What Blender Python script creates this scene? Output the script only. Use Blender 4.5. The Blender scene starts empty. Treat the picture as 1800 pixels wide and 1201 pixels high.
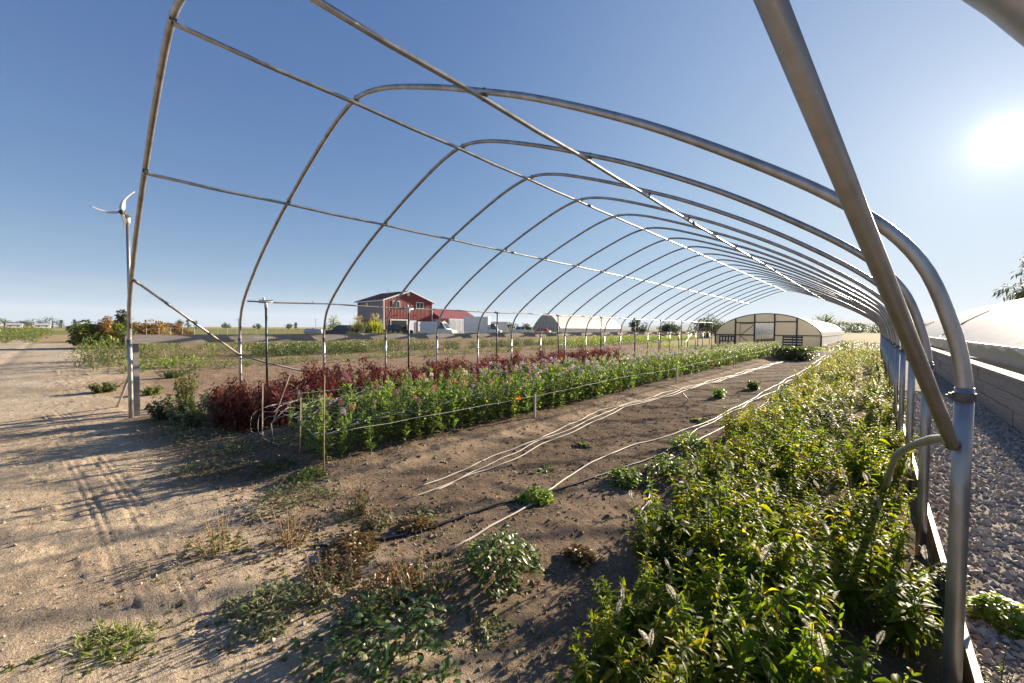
import bpy, math, random
import numpy as np
from mathutils import Matrix, Vector

# ------------------------------------------------------------------ camera, sky, sun, exposure
sc = bpy.context.scene
COL = sc.collection
CAM_H = 1.476
YAW, PITCH, ROLL = .7319, -.0324, -.0058
cam_data = bpy.data.cameras.new('camera')
cam_data.sensor_width = 36.0
cam_data.sensor_fit = 'HORIZONTAL'
cam_data.lens = 36.0 * 710.28 / 1800
cam_data.clip_start = .05
cam_data.clip_end = 30000
cam = bpy.data.objects.new('camera', cam_data)
COL.objects.link(cam)
_F = Vector((-math.sin(YAW), math.cos(YAW), 0)); _R = Vector((math.cos(YAW), math.sin(YAW), 0)); _U = Vector((0, 0, 1))
_F2 = _F * math.cos(PITCH) + _U * math.sin(PITCH); _U2 = -_F * math.sin(PITCH) + _U * math.cos(PITCH)
_R3 = _R * math.cos(ROLL) - _U2 * math.sin(ROLL); _U3 = _R * math.sin(ROLL) + _U2 * math.cos(ROLL)
cam.matrix_world = Matrix(((_R3.x, _U3.x, -_F2.x, 0), (_R3.y, _U3.y, -_F2.y, 0), (_R3.z, _U3.z, -_F2.z, CAM_H), (0, 0, 0, 1)))
sc.camera = cam

SUN_EL, SUN_AZ = math.radians(16.6), math.radians(8.3)       # azimuth from +Y towards +X
SUN_DIR = Vector((math.sin(SUN_AZ) * math.cos(SUN_EL), math.cos(SUN_AZ) * math.cos(SUN_EL), math.sin(SUN_EL)))
world = bpy.data.worlds.new('World')
sc.world = world
world.use_nodes = True
wn, wl = world.node_tree.nodes, world.node_tree.links
wn.clear()
w_out = wn.new('ShaderNodeOutputWorld')
w_bg = wn.new('ShaderNodeBackground')
w_sky = wn.new('ShaderNodeTexSky')
w_sky.sky_type = 'NISHITA'
w_sky.sun_disc = False
w_sky.sun_elevation = SUN_EL
w_sky.sun_rotation = SUN_AZ
w_sky.altitude = 1300
w_sky.air_density = .7
w_sky.dust_density = .2
w_sky.ozone_density = 3.0
w_bg.inputs['Strength'].default_value = .245
# camera-like shoulder on the sky's range, so that the bright side keeps its blue
w_k = wn.new('ShaderNodeVectorMath'); w_k.operation = 'MULTIPLY'; w_k.inputs[1].default_value = (.20, .28, .50)
wl.new(w_sky.outputs['Color'], w_k.inputs[0])
w_1 = wn.new('ShaderNodeVectorMath'); w_1.operation = 'ADD'; w_1.inputs[1].default_value = (1, 1, 1)
wl.new(w_k.outputs[0], w_1.inputs[0])
w_d = wn.new('ShaderNodeVectorMath'); w_d.operation = 'DIVIDE'
wl.new(w_k.outputs[0], w_d.inputs[0]); wl.new(w_1.outputs[0], w_d.inputs[1])
# the sun itself and the aureole around it (world space, at the lamp's direction)
w_tc = wn.new('ShaderNodeTexCoord')
w_dot = wn.new('ShaderNodeVectorMath'); w_dot.operation = 'DOT_PRODUCT'
w_dot.inputs[1].default_value = SUN_DIR
wl.new(w_tc.outputs['Generated'], w_dot.inputs[0])
w_max = wn.new('ShaderNodeMath'); w_max.operation = 'MAXIMUM'; w_max.inputs[1].default_value = 0.0
wl.new(w_dot.outputs['Value'], w_max.inputs[0])
prev = w_d.outputs[0]
# faint streaks of high cloud low over the horizon
w_map = wn.new('ShaderNodeMapping'); w_map.inputs['Scale'].default_value = (2.2, 2.2, 26.0)
wl.new(w_tc.outputs['Generated'], w_map.inputs['Vector'])
w_nz = wn.new('ShaderNodeTexNoise'); w_nz.inputs['Scale'].default_value = 1.6; w_nz.inputs['Detail'].default_value = 5
wl.new(w_map.outputs[0], w_nz.inputs['Vector'])
w_rp = wn.new('ShaderNodeMapRange'); w_rp.inputs['From Min'].default_value = .52; w_rp.inputs['From Max'].default_value = .75; w_rp.inputs['To Max'].default_value = .16
wl.new(w_nz.outputs['Fac'], w_rp.inputs['Value'])
w_sz = wn.new('ShaderNodeSeparateXYZ'); wl.new(w_tc.outputs['Generated'], w_sz.inputs[0])
w_mh = wn.new('ShaderNodeMapRange'); w_mh.inputs['From Min'].default_value = .03; w_mh.inputs['From Max'].default_value = .24; w_mh.inputs['To Min'].default_value = 1.; w_mh.inputs['To Max'].default_value = 0.
wl.new(w_sz.outputs['Z'], w_mh.inputs['Value'])
w_mm = wn.new('ShaderNodeMath'); w_mm.operation = 'MULTIPLY'; wl.new(w_rp.outputs[0], w_mm.inputs[0]); wl.new(w_mh.outputs[0], w_mm.inputs[1])
w_cl = wn.new('ShaderNodeMix'); w_cl.data_type = 'RGBA'; w_cl.inputs[7].default_value = (.86, .88, .90, 1)
wl.new(w_mm.outputs[0], w_cl.inputs['Factor']); wl.new(prev, w_cl.inputs[6])
prev = w_cl.outputs[2]
for power, amp in ((7000, 10.0), (1300, .5), (240, .18), (50, .10), (5, .29)):
    pw = wn.new('ShaderNodeMath'); pw.operation = 'POWER'; pw.inputs[1].default_value = power
    wl.new(w_max.outputs[0], pw.inputs[0])
    sc_ = wn.new('ShaderNodeVectorMath'); sc_.operation = 'SCALE'
    sc_.inputs[0].default_value = (amp, amp * .97, amp * .9)
    wl.new(pw.outputs[0], sc_.inputs['Scale'])
    ad = wn.new('ShaderNodeVectorMath'); ad.operation = 'ADD'
    wl.new(prev, ad.inputs[0]); wl.new(sc_.outputs[0], ad.inputs[1])
    prev = ad.outputs[0]
wl.new(prev, w_bg.inputs['Color'])
wl.new(w_bg.outputs[0], w_out.inputs['Surface'])

sun_data = bpy.data.lights.new('sun', 'SUN')
sun_data.energy = 5.0
sun_data.angle = math.radians(.55)
sun_data.color = (1.0, .85, .66)
sun = bpy.data.objects.new('sun', sun_data)
COL.objects.link(sun)
sun.rotation_euler = SUN_DIR.to_track_quat('Z', 'Y').to_euler()
sun.location = (0, 0, 60)

sc.view_settings.view_transform = 'Standard'
sc.view_settings.look = 'None'
sc.view_settings.gamma = 1.0
sc.view_settings.use_curve_mapping = False
sc.view_settings.exposure = 1.75
sc.render.engine = 'CYCLES'
sc.cycles.max_bounces = 6
sc.cycles.diffuse_bounces = 3
sc.cycles.glossy_bounces = 3
sc.cycles.transmission_bounces = 5
sc.cycles.transparent_max_bounces = 8
sc.cycles.caustics_reflective = False
sc.cycles.caustics_refractive = False
sc.cycles.use_denoising = True

# ------------------------------------------------------------------ helpers
rng = np.random.default_rng(7)
random.seed(7)


def link(o, parent=None):
    COL.objects.link(o)
    if parent is not None:
        o.parent = parent
    return o


def tag(o, label=None, cat=None, group=None, kind=None):
    if label: o['label'] = label
    if cat: o['category'] = cat
    if group: o['group'] = group
    if kind: o['kind'] = kind
    return o


def empty(name, loc=(0, 0, 0), label=None, cat=None, group=None, rz=0.0):
    o = bpy.data.objects.new(name, None)
    o.empty_display_size = .2
    o.location = loc
    o.rotation_euler = (0, 0, rz)
    link(o)
    return tag(o, label, cat, group)


class Geo:
    """collects vertices, quads and triangles, with a material slot per face"""
    def __init__(self):
        self.v = []; self.q = []; self.t = []; self.qm = []; self.tm = []; self.n = 0; self.col = []

    def add(self, v, q=None, t=None, m=0, col=None):
        v = np.asarray(v, float).reshape(-1, 3)
        self.v.append(v)
        if q is not None and len(q):
            q = np.asarray(q, int).reshape(-1, 4) + self.n
            self.q.append(q); self.qm.append(np.full(len(q), m))
        if t is not None and len(t):
            t = np.asarray(t, int).reshape(-1, 3) + self.n
            self.t.append(t); self.tm.append(np.full(len(t), m))
        self.n += len(v)
        return self

    def merge(self, g, R=None, T=(0, 0, 0), s=1.0, m=None):
        v = np.concatenate(g.v) if len(g.v) > 1 else g.v[0]
        v = v * s
        if R is not None:
            v = v @ np.asarray(R).T
        self.v.append(v + np.asarray(T))
        for a, b, ma, mb in ((g.q, self.q, g.qm, self.qm), (g.t, self.t, g.tm, self.tm)):
            for x, k in zip(a, ma):
                b.append(x + self.n); mb.append(k if m is None else np.full(len(x), m))
        self.n += len(v)
        return self

    def compact(self):
        self.v = [np.concatenate(self.v)]
        for a, b in ((('q'), ('qm')), (('t'), ('tm'))):
            if getattr(self, a):
                setattr(self, a, [np.concatenate(getattr(self, a))]); setattr(self, b, [np.concatenate(getattr(self, b))])
        return self

    def box(self, lo, hi, m=0):
        (a, b, c), (d, e, f) = lo, hi
        v = [(a, b, c), (d, b, c), (d, e, c), (a, e, c), (a, b, f), (d, b, f), (d, e, f), (a, e, f)]
        return self.add(v, [(0, 3, 2, 1), (4, 5, 6, 7), (0, 1, 5, 4), (1, 2, 6, 5), (2, 3, 7, 6), (3, 0, 4, 7)], m=m)

    def bar(self, p0, p1, w, h, m=0, up=(0, 0, 1)):
        """rectangular bar from p0 to p1"""
        p0, p1 = np.array(p0, float), np.array(p1, float)
        d = p1 - p0; d /= np.linalg.norm(d)
        up = np.array(up, float)
        if abs(d @ up) > .98: up = np.array((1., 0, 0))
        s = np.cross(d, up); s /= np.linalg.norm(s); u = np.cross(s, d)
        v = []
        for p in (p0, p1):
            for a, b in ((-1, -1), (1, -1), (1, 1), (-1, 1)):
                v.append(p + s * a * w / 2 + u * b * h / 2)
        return self.add(v, [(0, 3, 2, 1), (4, 5, 6, 7), (0, 1, 5, 4), (1, 2, 6, 5), (2, 3, 7, 6), (3, 0, 4, 7)], m=m)

    def tube(self, P, r, n=8, m=0, cap=True):
        P = np.asarray(P, float); k = len(P)
        r = np.broadcast_to(np.asarray(r, float), (k,))
        T = np.gradient(P, axis=0); T /= np.linalg.norm(T, axis=1)[:, None] + 1e-12
        ref = np.array((0, 0, 1.)) if abs(T[0][2]) < .9 else np.array((1., 0, 0))
        N = np.cross(T[0], ref); N /= np.linalg.norm(N)
        ang = np.arange(n) * 2 * np.pi / n
        rings = []
        for i in range(k):
            N = N - T[i] * (N @ T[i]); N /= np.linalg.norm(N) + 1e-12
            B = np.cross(T[i], N)
            rings.append(P[i] + r[i] * (np.cos(ang)[:, None] * N + np.sin(ang)[:, None] * B))
        v = np.concatenate(rings)
        q = []
        for i in range(k - 1):
            for j in range(n):
                j2 = (j + 1) % n
                q.append((i * n + j, i * n + j2, (i + 1) * n + j2, (i + 1) * n + j))
        t = []
        if cap:
            v = np.concatenate([v, P[:1], P[-1:]])
            for j in range(n):
                j2 = (j + 1) % n
                t.append((k * n, j2, j)); t.append((k * n + 1, (k - 1) * n + j, (k - 1) * n + j2))
        return self.add(v, q, t, m=m)

    def prism(self, poly, axis, a, b, m=0):
        """polygon (2D list) extruded along axis (0 = x, 1 = y) from a to b; polygon coords are the other axis and z"""
        k = len(poly); v = []
        for c in (a, b):
            for (p, z) in poly:
                v.append((c, p, z) if axis == 0 else (p, c, z))
        bm_q = [(i, (i + 1) % k, k + (i + 1) % k, k + i) for i in range(k)]
        t = []
        for i in range(1, k - 1):
            t.append((0, i + 1, i)); t.append((k, k + i, k + i + 1))
        return self.add(v, bm_q, t, m=m)

    def mesh(self, name, mats, smooth=False):
        V = np.concatenate(self.v)
        me = bpy.data.meshes.new(name)
        q = np.concatenate(self.q) if self.q else np.zeros((0, 4), int)
        t = np.concatenate(self.t) if self.t else np.zeros((0, 3), int)
        nq, nt = len(q), len(t)
        me.vertices.add(len(V)); me.vertices.foreach_set('co', V.astype(np.float32).ravel())
        me.loops.add(nq * 4 + nt * 3)
        me.loops.foreach_set('vertex_index', np.concatenate([q.ravel(), t.ravel()]).astype(np.int32))
        me.polygons.add(nq + nt)
        st = np.concatenate([np.arange(nq) * 4, nq * 4 + np.arange(nt) * 3]).astype(np.int32)
        me.polygons.foreach_set('loop_start', st)
        if not isinstance(mats, (list, tuple)): mats = [mats]
        for m in mats: me.materials.append(m)
        if len(mats) > 1:
            mi = np.concatenate(self.qm + self.tm).astype(np.int32)
            me.polygons.foreach_set('material_index', mi)
        me.polygons.foreach_set('use_smooth', np.full(nq + nt, bool(smooth)))
        me.update(calc_edges=True)
        me.validate()
        return me

    def build(self, name, mats, parent=None, smooth=False, loc=None):
        o = bpy.data.objects.new(name, self.mesh(name, mats, smooth))
        if loc is not None: o.location = loc
        return link(o, parent)


def inst(name, me, parent=None, loc=(0, 0, 0), rz=0.0, s=1.0, tilt=(0, 0)):
    o = bpy.data.objects.new(name, me)
    o.location = loc; o.rotation_euler = (tilt[0], tilt[1], rz)
    o.scale = (s, s, s) if not isinstance(s, (tuple, list)) else s
    return link(o, parent)


def rotz(a):
    c, s = math.cos(a), math.sin(a)
    return np.array(((c, -s, 0), (s, c, 0), (0, 0, 1.)))


def vnoise(x, y, seed=0):
    """smooth value noise, vectorised"""
    xi, yi = np.floor(x).astype(np.int64), np.floor(y).astype(np.int64)
    xf, yf = x - xi, y - yi
    u, v = xf * xf * (3 - 2 * xf), yf * yf * (3 - 2 * yf)
    def h(a, b):
        n = (a * 374761393 + b * 668265263 + seed * 1442695041) & 0x7fffffff
        n = ((n ^ (n >> 13)) * 1274126177) & 0x7fffffff
        return ((n ^ (n >> 16)) & 0xffff) / 65535.0
    return (h(xi, yi) * (1 - u) + h(xi + 1, yi) * u) * (1 - v) + (h(xi, yi + 1) * (1 - u) + h(xi + 1, yi + 1) * u) * v


def fbm(x, y, seed=0, oct=4):
    s, a, t = 0, 1., 0
    for o in range(oct):
        s = s + a * vnoise(x * 2 ** o, y * 2 ** o, seed + o * 17); t += a; a *= .5
    return s / t - .5


# ------------------------------------------------------------------ materials
def new_mat(name):
    m = bpy.data.materials.new(name); m.use_nodes = True
    nt = m.node_tree; nt.nodes.clear()
    out = nt.nodes.new('ShaderNodeOutputMaterial')
    return m, nt, out


def principled(nt, col=(.5, .5, .5), rough=.6, metal=0., spec=.5):
    b = nt.nodes.new('ShaderNodeBsdfPrincipled')
    b.inputs['Base Color'].default_value = (*col, 1)
    b.inputs['Roughness'].default_value = rough
    b.inputs['Metallic'].default_value = metal
    b.inputs['Specular IOR Level'].default_value = spec
    return b


def surf(name, c1, c2=None, rough=.7, metal=0., spec=.4, scale=6., detail=6., bump=0., bscale=None, stretch=None, spot=None, rvar=.1):
    """solid surface: two colours mixed by noise, optional bump; stretch = (x, y, z) grain"""
    m, nt, out = new_mat(name)
    N, L = nt.nodes, nt.links
    b = principled(nt, c1, rough, metal, spec)
    c2 = c2 or tuple(x * .75 for x in c1)
    tc = N.new('ShaderNodeTexCoord'); mp = N.new('ShaderNodeMapping')
    L.new(tc.outputs['Object'], mp.inputs['Vector'])
    if stretch: mp.inputs['Scale'].default_value = stretch
    nz = N.new('ShaderNodeTexNoise'); nz.inputs['Scale'].default_value = scale; nz.inputs['Detail'].default_value = detail
    nz.inputs['Roughness'].default_value = .65
    L.new(mp.outputs[0], nz.inputs['Vector'])
    rp = N.new('ShaderNodeValToRGB')
    rp.color_ramp.elements[0].position = .32; rp.color_ramp.elements[0].color = (*c2, 1)
    rp.color_ramp.elements[1].position = .68; rp.color_ramp.elements[1].color = (*c1, 1)
    L.new(nz.outputs['Fac'], rp.inputs[0])
    oi = N.new('ShaderNodeObjectInfo')
    hv = N.new('ShaderNodeHueSaturation')
    mr = N.new('ShaderNodeMapRange'); mr.inputs['To Min'].default_value = .88; mr.inputs['To Max'].default_value = 1.12
    L.new(oi.outputs['Random'], mr.inputs['Value']); L.new(mr.outputs[0], hv.inputs['Value'])
    L.new(rp.outputs[0], hv.inputs['Color'])
    L.new(hv.outputs[0], b.inputs['Base Color'])
    if rvar:
        r2 = N.new('ShaderNodeMapRange'); r2.inputs['To Min'].default_value = rough - rvar; r2.inputs['To Max'].default_value = min(1, rough + rvar)
        L.new(nz.outputs['Fac'], r2.inputs['Value']); L.new(r2.outputs[0], b.inputs['Roughness'])
    if bump:
        n2 = N.new('ShaderNodeTexNoise'); n2.inputs['Scale'].default_value = bscale or scale * 4; n2.inputs['Detail'].default_value = 8
        L.new(mp.outputs[0], n2.inputs['Vector'])
        bp = N.new('ShaderNodeBump'); bp.inputs['Strength'].default_value = 1.; bp.inputs['Distance'].default_value = bump
        L.new(n2.outputs['Fac'], bp.inputs['Height']); L.new(bp.outputs[0], b.inputs['Normal'])
    L.new(b.outputs[0], out.inputs[0])
    return m


def leaf_mat(name, c1, c2, c3=None, trans=.45, tcol=None, rough=.42, spec=.5, p3=.85, objvar=.12):
    """leaves: colour varies leaf by leaf and plant by plant, light shines through"""
    m, nt, out = new_mat(name)
    N, L = nt.nodes, nt.links
    geo = N.new('ShaderNodeNewGeometry'); oi = N.new('ShaderNodeObjectInfo')
    rp = N.new('ShaderNodeValToRGB')
    e = rp.color_ramp.elements
    e[0].position = 0; e[0].color = (*c1, 1); e[1].position = p3 - .1; e[1].color = (*c2, 1)
    if c3:
        x = e.new(p3 + .05); x.color = (*c3, 1)
    L.new(geo.outputs['Random Per Island'], rp.inputs[0])
    hv = N.new('ShaderNodeHueSaturation')
    mr = N.new('ShaderNodeMapRange'); mr.inputs['To Min'].default_value = 1 - 2 * objvar; mr.inputs['To Max'].default_value = 1 + 2 * objvar
    L.new(oi.outputs['Random'], mr.inputs['Value']); L.new(mr.outputs[0], hv.inputs['Value'])
    mh = N.new('ShaderNodeMapRange'); mh.inputs['To Min'].default_value = .5 - objvar * .12; mh.inputs['To Max'].default_value = .5 + objvar * .12
    mm = N.new('ShaderNodeMath'); mm.operation = 'FRACT'; mx = N.new('ShaderNodeMath'); mx.operation = 'MULTIPLY'; mx.inputs[1].default_value = 7.31
    L.new(oi.outputs['Random'], mx.inputs[0]); L.new(mx.outputs[0], mm.inputs[0]); L.new(mm.outputs[0], mh.inputs['Value']); L.new(mh.outputs[0], hv.inputs['Hue'])
    L.new(rp.outputs[0], hv.inputs['Color'])
    b = principled(nt, c1, rough, 0, spec)
    L.new(hv.outputs[0], b.inputs['Base Color'])
    tr = N.new('ShaderNodeBsdfTranslucent')
    mc = N.new('ShaderNodeMix'); mc.data_type = 'RGBA'; mc.blend_type = 'MULTIPLY'; mc.inputs['Factor'].default_value = 1.
    tcol = tcol or (2.2, 2.3, .9)
    L.new(hv.outputs[0], mc.inputs[6]); mc.inputs[7].default_value = (*tcol, 1)
    L.new(mc.outputs[2], tr.inputs['Color'])
    ms = N.new('ShaderNodeMixShader'); ms.inputs[0].default_value = trans
    L.new(b.outputs[0], ms.inputs[1]); L.new(tr.outputs[0], ms.inputs[2])
    L.new(ms.outputs[0], out.inputs[0])
    return m


def film_mat(name, col, trans=.5, rough=.35, tcol=None):
    """greenhouse plastic: milky, lets light through diffusely"""
    m, nt, out = new_mat(name)
    N, L = nt.nodes, nt.links
    b = principled(nt, col, rough, 0, .12)
    tc = N.new('ShaderNodeTexCoord')
    nz = N.new('ShaderNodeTexNoise'); nz.inputs['Scale'].default_value = 1.3; nz.inputs['Detail'].default_value = 5
    L.new(tc.outputs['Object'], nz.inputs['Vector'])
    rp = N.new('ShaderNodeValToRGB')
    rp.color_ramp.elements[0].position = .3; rp.color_ramp.elements[0].color = (*[c * .86 for c in col], 1)
    rp.color_ramp.elements[1].position = .7; rp.color_ramp.elements[1].color = (*col, 1)
    L.new(nz.outputs['Fac'], rp.inputs[0]); L.new(rp.outputs[0], b.inputs['Base Color'])
    bp = N.new('ShaderNodeBump'); bp.inputs['Distance'].default_value = .03; bp.inputs['Strength'].default_value = .5
    L.new(nz.outputs['Fac'], bp.inputs['Height']); L.new(bp.outputs[0], b.inputs['Normal'])
    tr = N.new('ShaderNodeBsdfTranslucent'); tr.inputs['Color'].default_value = (*(tcol or col), 1)
    ms = N.new('ShaderNodeMixShader'); ms.inputs[0].default_value = trans
    L.new(b.outputs[0], ms.inputs[1]); L.new(tr.outputs[0], ms.inputs[2]); L.new(ms.outputs[0], out.inputs[0])
    return m
M = {}
M['pipe'] = surf('galvanised_pipe', (.50, .49, .475), (.27, .25, .225), rough=.40, metal=.8, scale=9, detail=7, stretch=(1, 1, .35), rvar=.12)
M['pipe_dull'] = surf('weathered_pipe', (.42, .385, .34), (.27, .24, .205), rough=.5, metal=.6, scale=7, detail=7, rvar=.12)
M['clamp'] = surf('clamp_steel', (.20, .19, .18), (.10, .09, .08), rough=.65, metal=.6, scale=30)
M['green_pipe'] = surf('old_greenish_pipe', (.36, .37, .27), (.25, .25, .18), rough=.55, metal=.3, scale=12)
M['black_pipe'] = surf('black_plastic', (.018, .018, .02), (.03, .03, .032), rough=.45, spec=.5, scale=20)
M['white_hose'] = surf('sun_bleached_tape', (.44, .41, .36), (.30, .27, .23), rough=.55, scale=9)
M['grey_hose'] = surf('dusty_grey_tape', (.34, .31, .27), (.22, .19, .16), rough=.6, scale=9)
M['wood_grey'] = surf('weathered_board', (.50, .46, .40), (.33, .29, .25), rough=.85, scale=5, stretch=(3, .5, 8), bump=.004, bscale=14)
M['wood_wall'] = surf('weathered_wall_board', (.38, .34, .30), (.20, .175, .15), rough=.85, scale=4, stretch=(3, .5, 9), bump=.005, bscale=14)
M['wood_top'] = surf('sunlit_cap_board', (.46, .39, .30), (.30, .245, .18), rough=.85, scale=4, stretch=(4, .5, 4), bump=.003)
M['wood_stake'] = surf('bamboo_stake', (.40, .31, .20), (.27, .20, .12), rough=.7, scale=12)
M['wood_dark'] = surf('dark_painted_timber', (.085, .062, .05), (.05, .038, .03), rough=.7, scale=9, stretch=(1, 1, .3))
M['pallet'] = surf('old_pallet_board', (.10, .10, .11), (.055, .055, .06), rough=.8, scale=9)
M['string'] = surf('white_netting_string', (.66, .66, .64), (.55, .55, .53), rough=.6)
M['white_plastic'] = surf('white_plastic', (.75, .74, .72), (.66, .65, .62), rough=.45)
M['white_paint'] = surf('white_paint', (.78, .78, .78), (.70, .70, .70), rough=.45, scale=2)
M['rust_board'] = surf('rusty_edge_board', (.33, .17, .07), (.20, .10, .045), rough=.85, scale=10)


# ------------------------------------------------------------------ the ground: one sheet to the horizon
def lines(segs):
    out = []
    for a, b, step in segs:
        out.append(np.arange(a, b - step * .3, step))
    return np.concatenate(out + [np.array([segs[-1][1]])])


def outward(start, end, n):
    return start + np.sign(end - start) * (np.geomspace(2, 2 + abs(end - start), n) - 2)


gx = np.unique(np.concatenate([outward(-150, -9000, 30), lines([(-150, -60, 1.2), (-60, -18, .5), (-18, -10, .12), (-10, -6, .06), (-6, 2.2, .044), (2.2, 12, .4)]), outward(12, 9000, 30)]).round(4))
gy = np.unique(np.concatenate([outward(-3, -9000, 32), lines([(-3, -.4, .1), (-.4, -.24, .04), (-.24, .52, .014), (.52, 6.5, .044), (6.5, 12, .08), (12, 34, .14), (34, 110, 1.0)]), outward(110, 9000, 30)]).round(4))
GX, GY = np.meshgrid(gx, gy)


def sm(x, a, b):
    t = np.clip((x - a) / (b - a), 0, 1)
    return t * t * (3 - 2 * t)


def track_y(X):
    return .13 + .045 * (X + 4.2) - .004 * (X + 4.2) ** 2


def ground_h(X, Y):
    near = np.exp(-(np.hypot(X, Y) / 60) ** 2)
    h = .05 * fbm(X * .5, Y * .5, 3, 3) * near
    h = h + .022 * fbm(X * 3.1, Y * 3.1, 5, 4) * near
    inside = sm(X, -9.0, -8.4) * (1 - sm(X, .2, .4)) * sm(Y, .8, 1.8) * (1 - sm(Y, 32, 33))
    h = h + inside * (.05 * np.maximum(0, fbm(X * 9, Y * 9, 8, 3)) + .03 * fbm(X * 5, Y * 5, 9, 2))
    # shoulder of loose soil along the flower bed, bed slightly raised
    edge = -3.98 + .10 * fbm(Y * .8, Y * 0, 21, 3)
    bed = sm(X, -6.4, -6.1) * (1 - sm(X, edge - .05, edge + .35)) * sm(Y, 1.2, 1.9)
    h = h + inside * bed * .07
    h = h + inside * np.exp(-((X + 1.7 + .2 * fbm(Y * .7, Y * 0, 25, 2)) / .25) ** 2) * .035
    h = h - inside * np.exp(-((X + 2.9) / .5) ** 2) * .02
    grav = sm(X, .33, .42)
    h = h * (1 - .6 * grav) - .015 * grav
    # tyre ruts across the yard
    yard = (1 - sm(Y, .8, 1.2)) * (1 - sm(X, -2, -1.2))
    pat = (.25 + .75 * sm(fbm(X * .8, Y * 1.2, 81, 2), -.2, .1)) * sm(-X, 2.3, 2.9) * (1 - sm(-X, 9.5, 11))
    for off in (0., .052, .19, .242, .294):
        h = h - yard * pat * .0075 * np.exp(-((Y - track_y(X) - off - .01 * np.sin(X * 1.1)) / .011) ** 2)
    h = h + yard * pat * .006 * np.exp(-((Y - track_y(X) - .14) / .16) ** 2)
    # scuffs, footprints and crusty lumps
    h = h - near * .011 * sm(fbm(X * 2.6 + 9, Y * 2.6, 83, 3), .13, .24) - yard * .008 * sm(fbm(X * 5.5, Y * 5.5 + 4, 85, 2), .12, .2)
    h = h + yard * .007 * sm(fbm(X * 8, Y * 8, 87, 3), .1, .3)
    for yy, w in ((-1.3, .2), (-2.9, .22), (-4.6, .25)):
        h = h - .025 * np.exp(-((Y - yy - .01 * X) / w) ** 2) * sm(-X, 1, 6)
    # furrows of the bare strip left of the tunnel
    strip = sm(X, -17.5, -17) * (1 - sm(X, -10, -9.2)) * sm(Y, 1.2, 2.5)
    h = h + strip * (.018 * np.sin(X * 7.5 + .6 * np.sin(Y)) + .05 * np.maximum(0, fbm(X * 4, Y * 4, 31, 3)))
    return h


GZ = ground_h(GX, GY)
ny, nx = GX.shape
gq = (np.arange(ny - 1)[:, None] * nx + np.arange(nx - 1)[None]).ravel()
gG = Geo().add(np.stack([GX, GY, GZ], -1).reshape(-1, 3), np.stack([gq, gq + 1, gq + nx + 1, gq + nx], -1))


def mixc(c, col, w):
    return c * (1 - w[..., None]) + np.array(col) * w[..., None]


X, Y = GX, GY
wob = .5 * fbm(X * .7, Y * .7, 41, 4)
c = np.zeros(X.shape + (3,)) + np.array((.46, .365, .255))
c = mixc(c, (.45, .385, .30), sm(-X, 7, 14) * (1 - sm(Y + wob, -.5, 1.)) * .9)           # travelled part of the yard
c = mixc(c, (.34, .255, .175), sm(fbm(X * .9, Y * .9, 44, 3), -.02, .16) * .55)
soil = sm(X + wob * .3, -9.1, -8.6) * (1 - sm(X, .22, .35)) * sm(Y + wob * .6 + .45 * (1 - sm(X, -4.8, -4.0)), .9, 1.6) * (1 - sm(Y, 33, 36))  # reaches forward at left: dark litter and painted shade before the red plants
c = mixc(c, (.122, .088, .061), soil * .95)
sh = soil * np.exp(-((X + 3.72 + .12 * fbm(Y * .9, Y * 0, 51, 3)) / .24) ** 2)
c = mixc(c, (.33, .25, .17), np.clip(sh * 1.1, 0, 1) * .85)  # paler along the bed shoulder: sunlight on the loose ridge painted in
dry = soil * np.clip(sm(fbm(X * 1.3, Y * 1.3, 47, 4), .0, .2) + .5 * (1 - sm(Y, 2.0, 4.5)), 0, 1)
c = mixc(c, (.225, .168, .118), dry * .65)
left = sm(-X, 9.0, 9.8) * (1 - sm(-X + wob * 2, 17, 18)) * sm(Y + wob * 2, .8, 2.2) * (1 - sm(Y, 60, 70))
c = mixc(c, (.265, .19, .13), left)
weedy = sm(-X + wob * 2, 17, 18.5) * sm(Y + wob * 2 - .02 * (-X - 17), 1.2, 3)
c = mixc(c, (.26, .195, .125), weedy)
c = mixc(c, (.17, .16, .07), weedy * sm(fbm(X * .35, Y * .8, 61, 3), .0, .2) * .7)
far = sm(-X, 78, 84) + sm(Y, 36, 44) * (1 - sm(-X, 78, 84)) * sm(X, -30, -18)
far = np.clip(far, 0, 1)
c = mixc(c, (.20, .205, .075), far)
c = mixc(c, (.34, .28, .15), np.clip(far * sm(fbm(X * .012, Y * .012, 71, 2), .0, .12) + sm(np.hypot(X, Y), 380, 420) * .8, 0, 1))
til = sm(-X, 50, 52) * (1 - sm(-X, 98, 102)) * sm(Y, -1.9, -1.6) * (1 - sm(Y, 2.4, 2.7))
c = mixc(c, (.36, .27, .165), til)
grav = sm(X, .33, .42)
c = mixc(c, (.33, .29, .245), grav * (1 - sm(Y, 45, 60)))
ground_col = np.concatenate([c, np.ones(X.shape + (1,))], -1).reshape(-1, 4).astype(np.float32)


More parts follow.
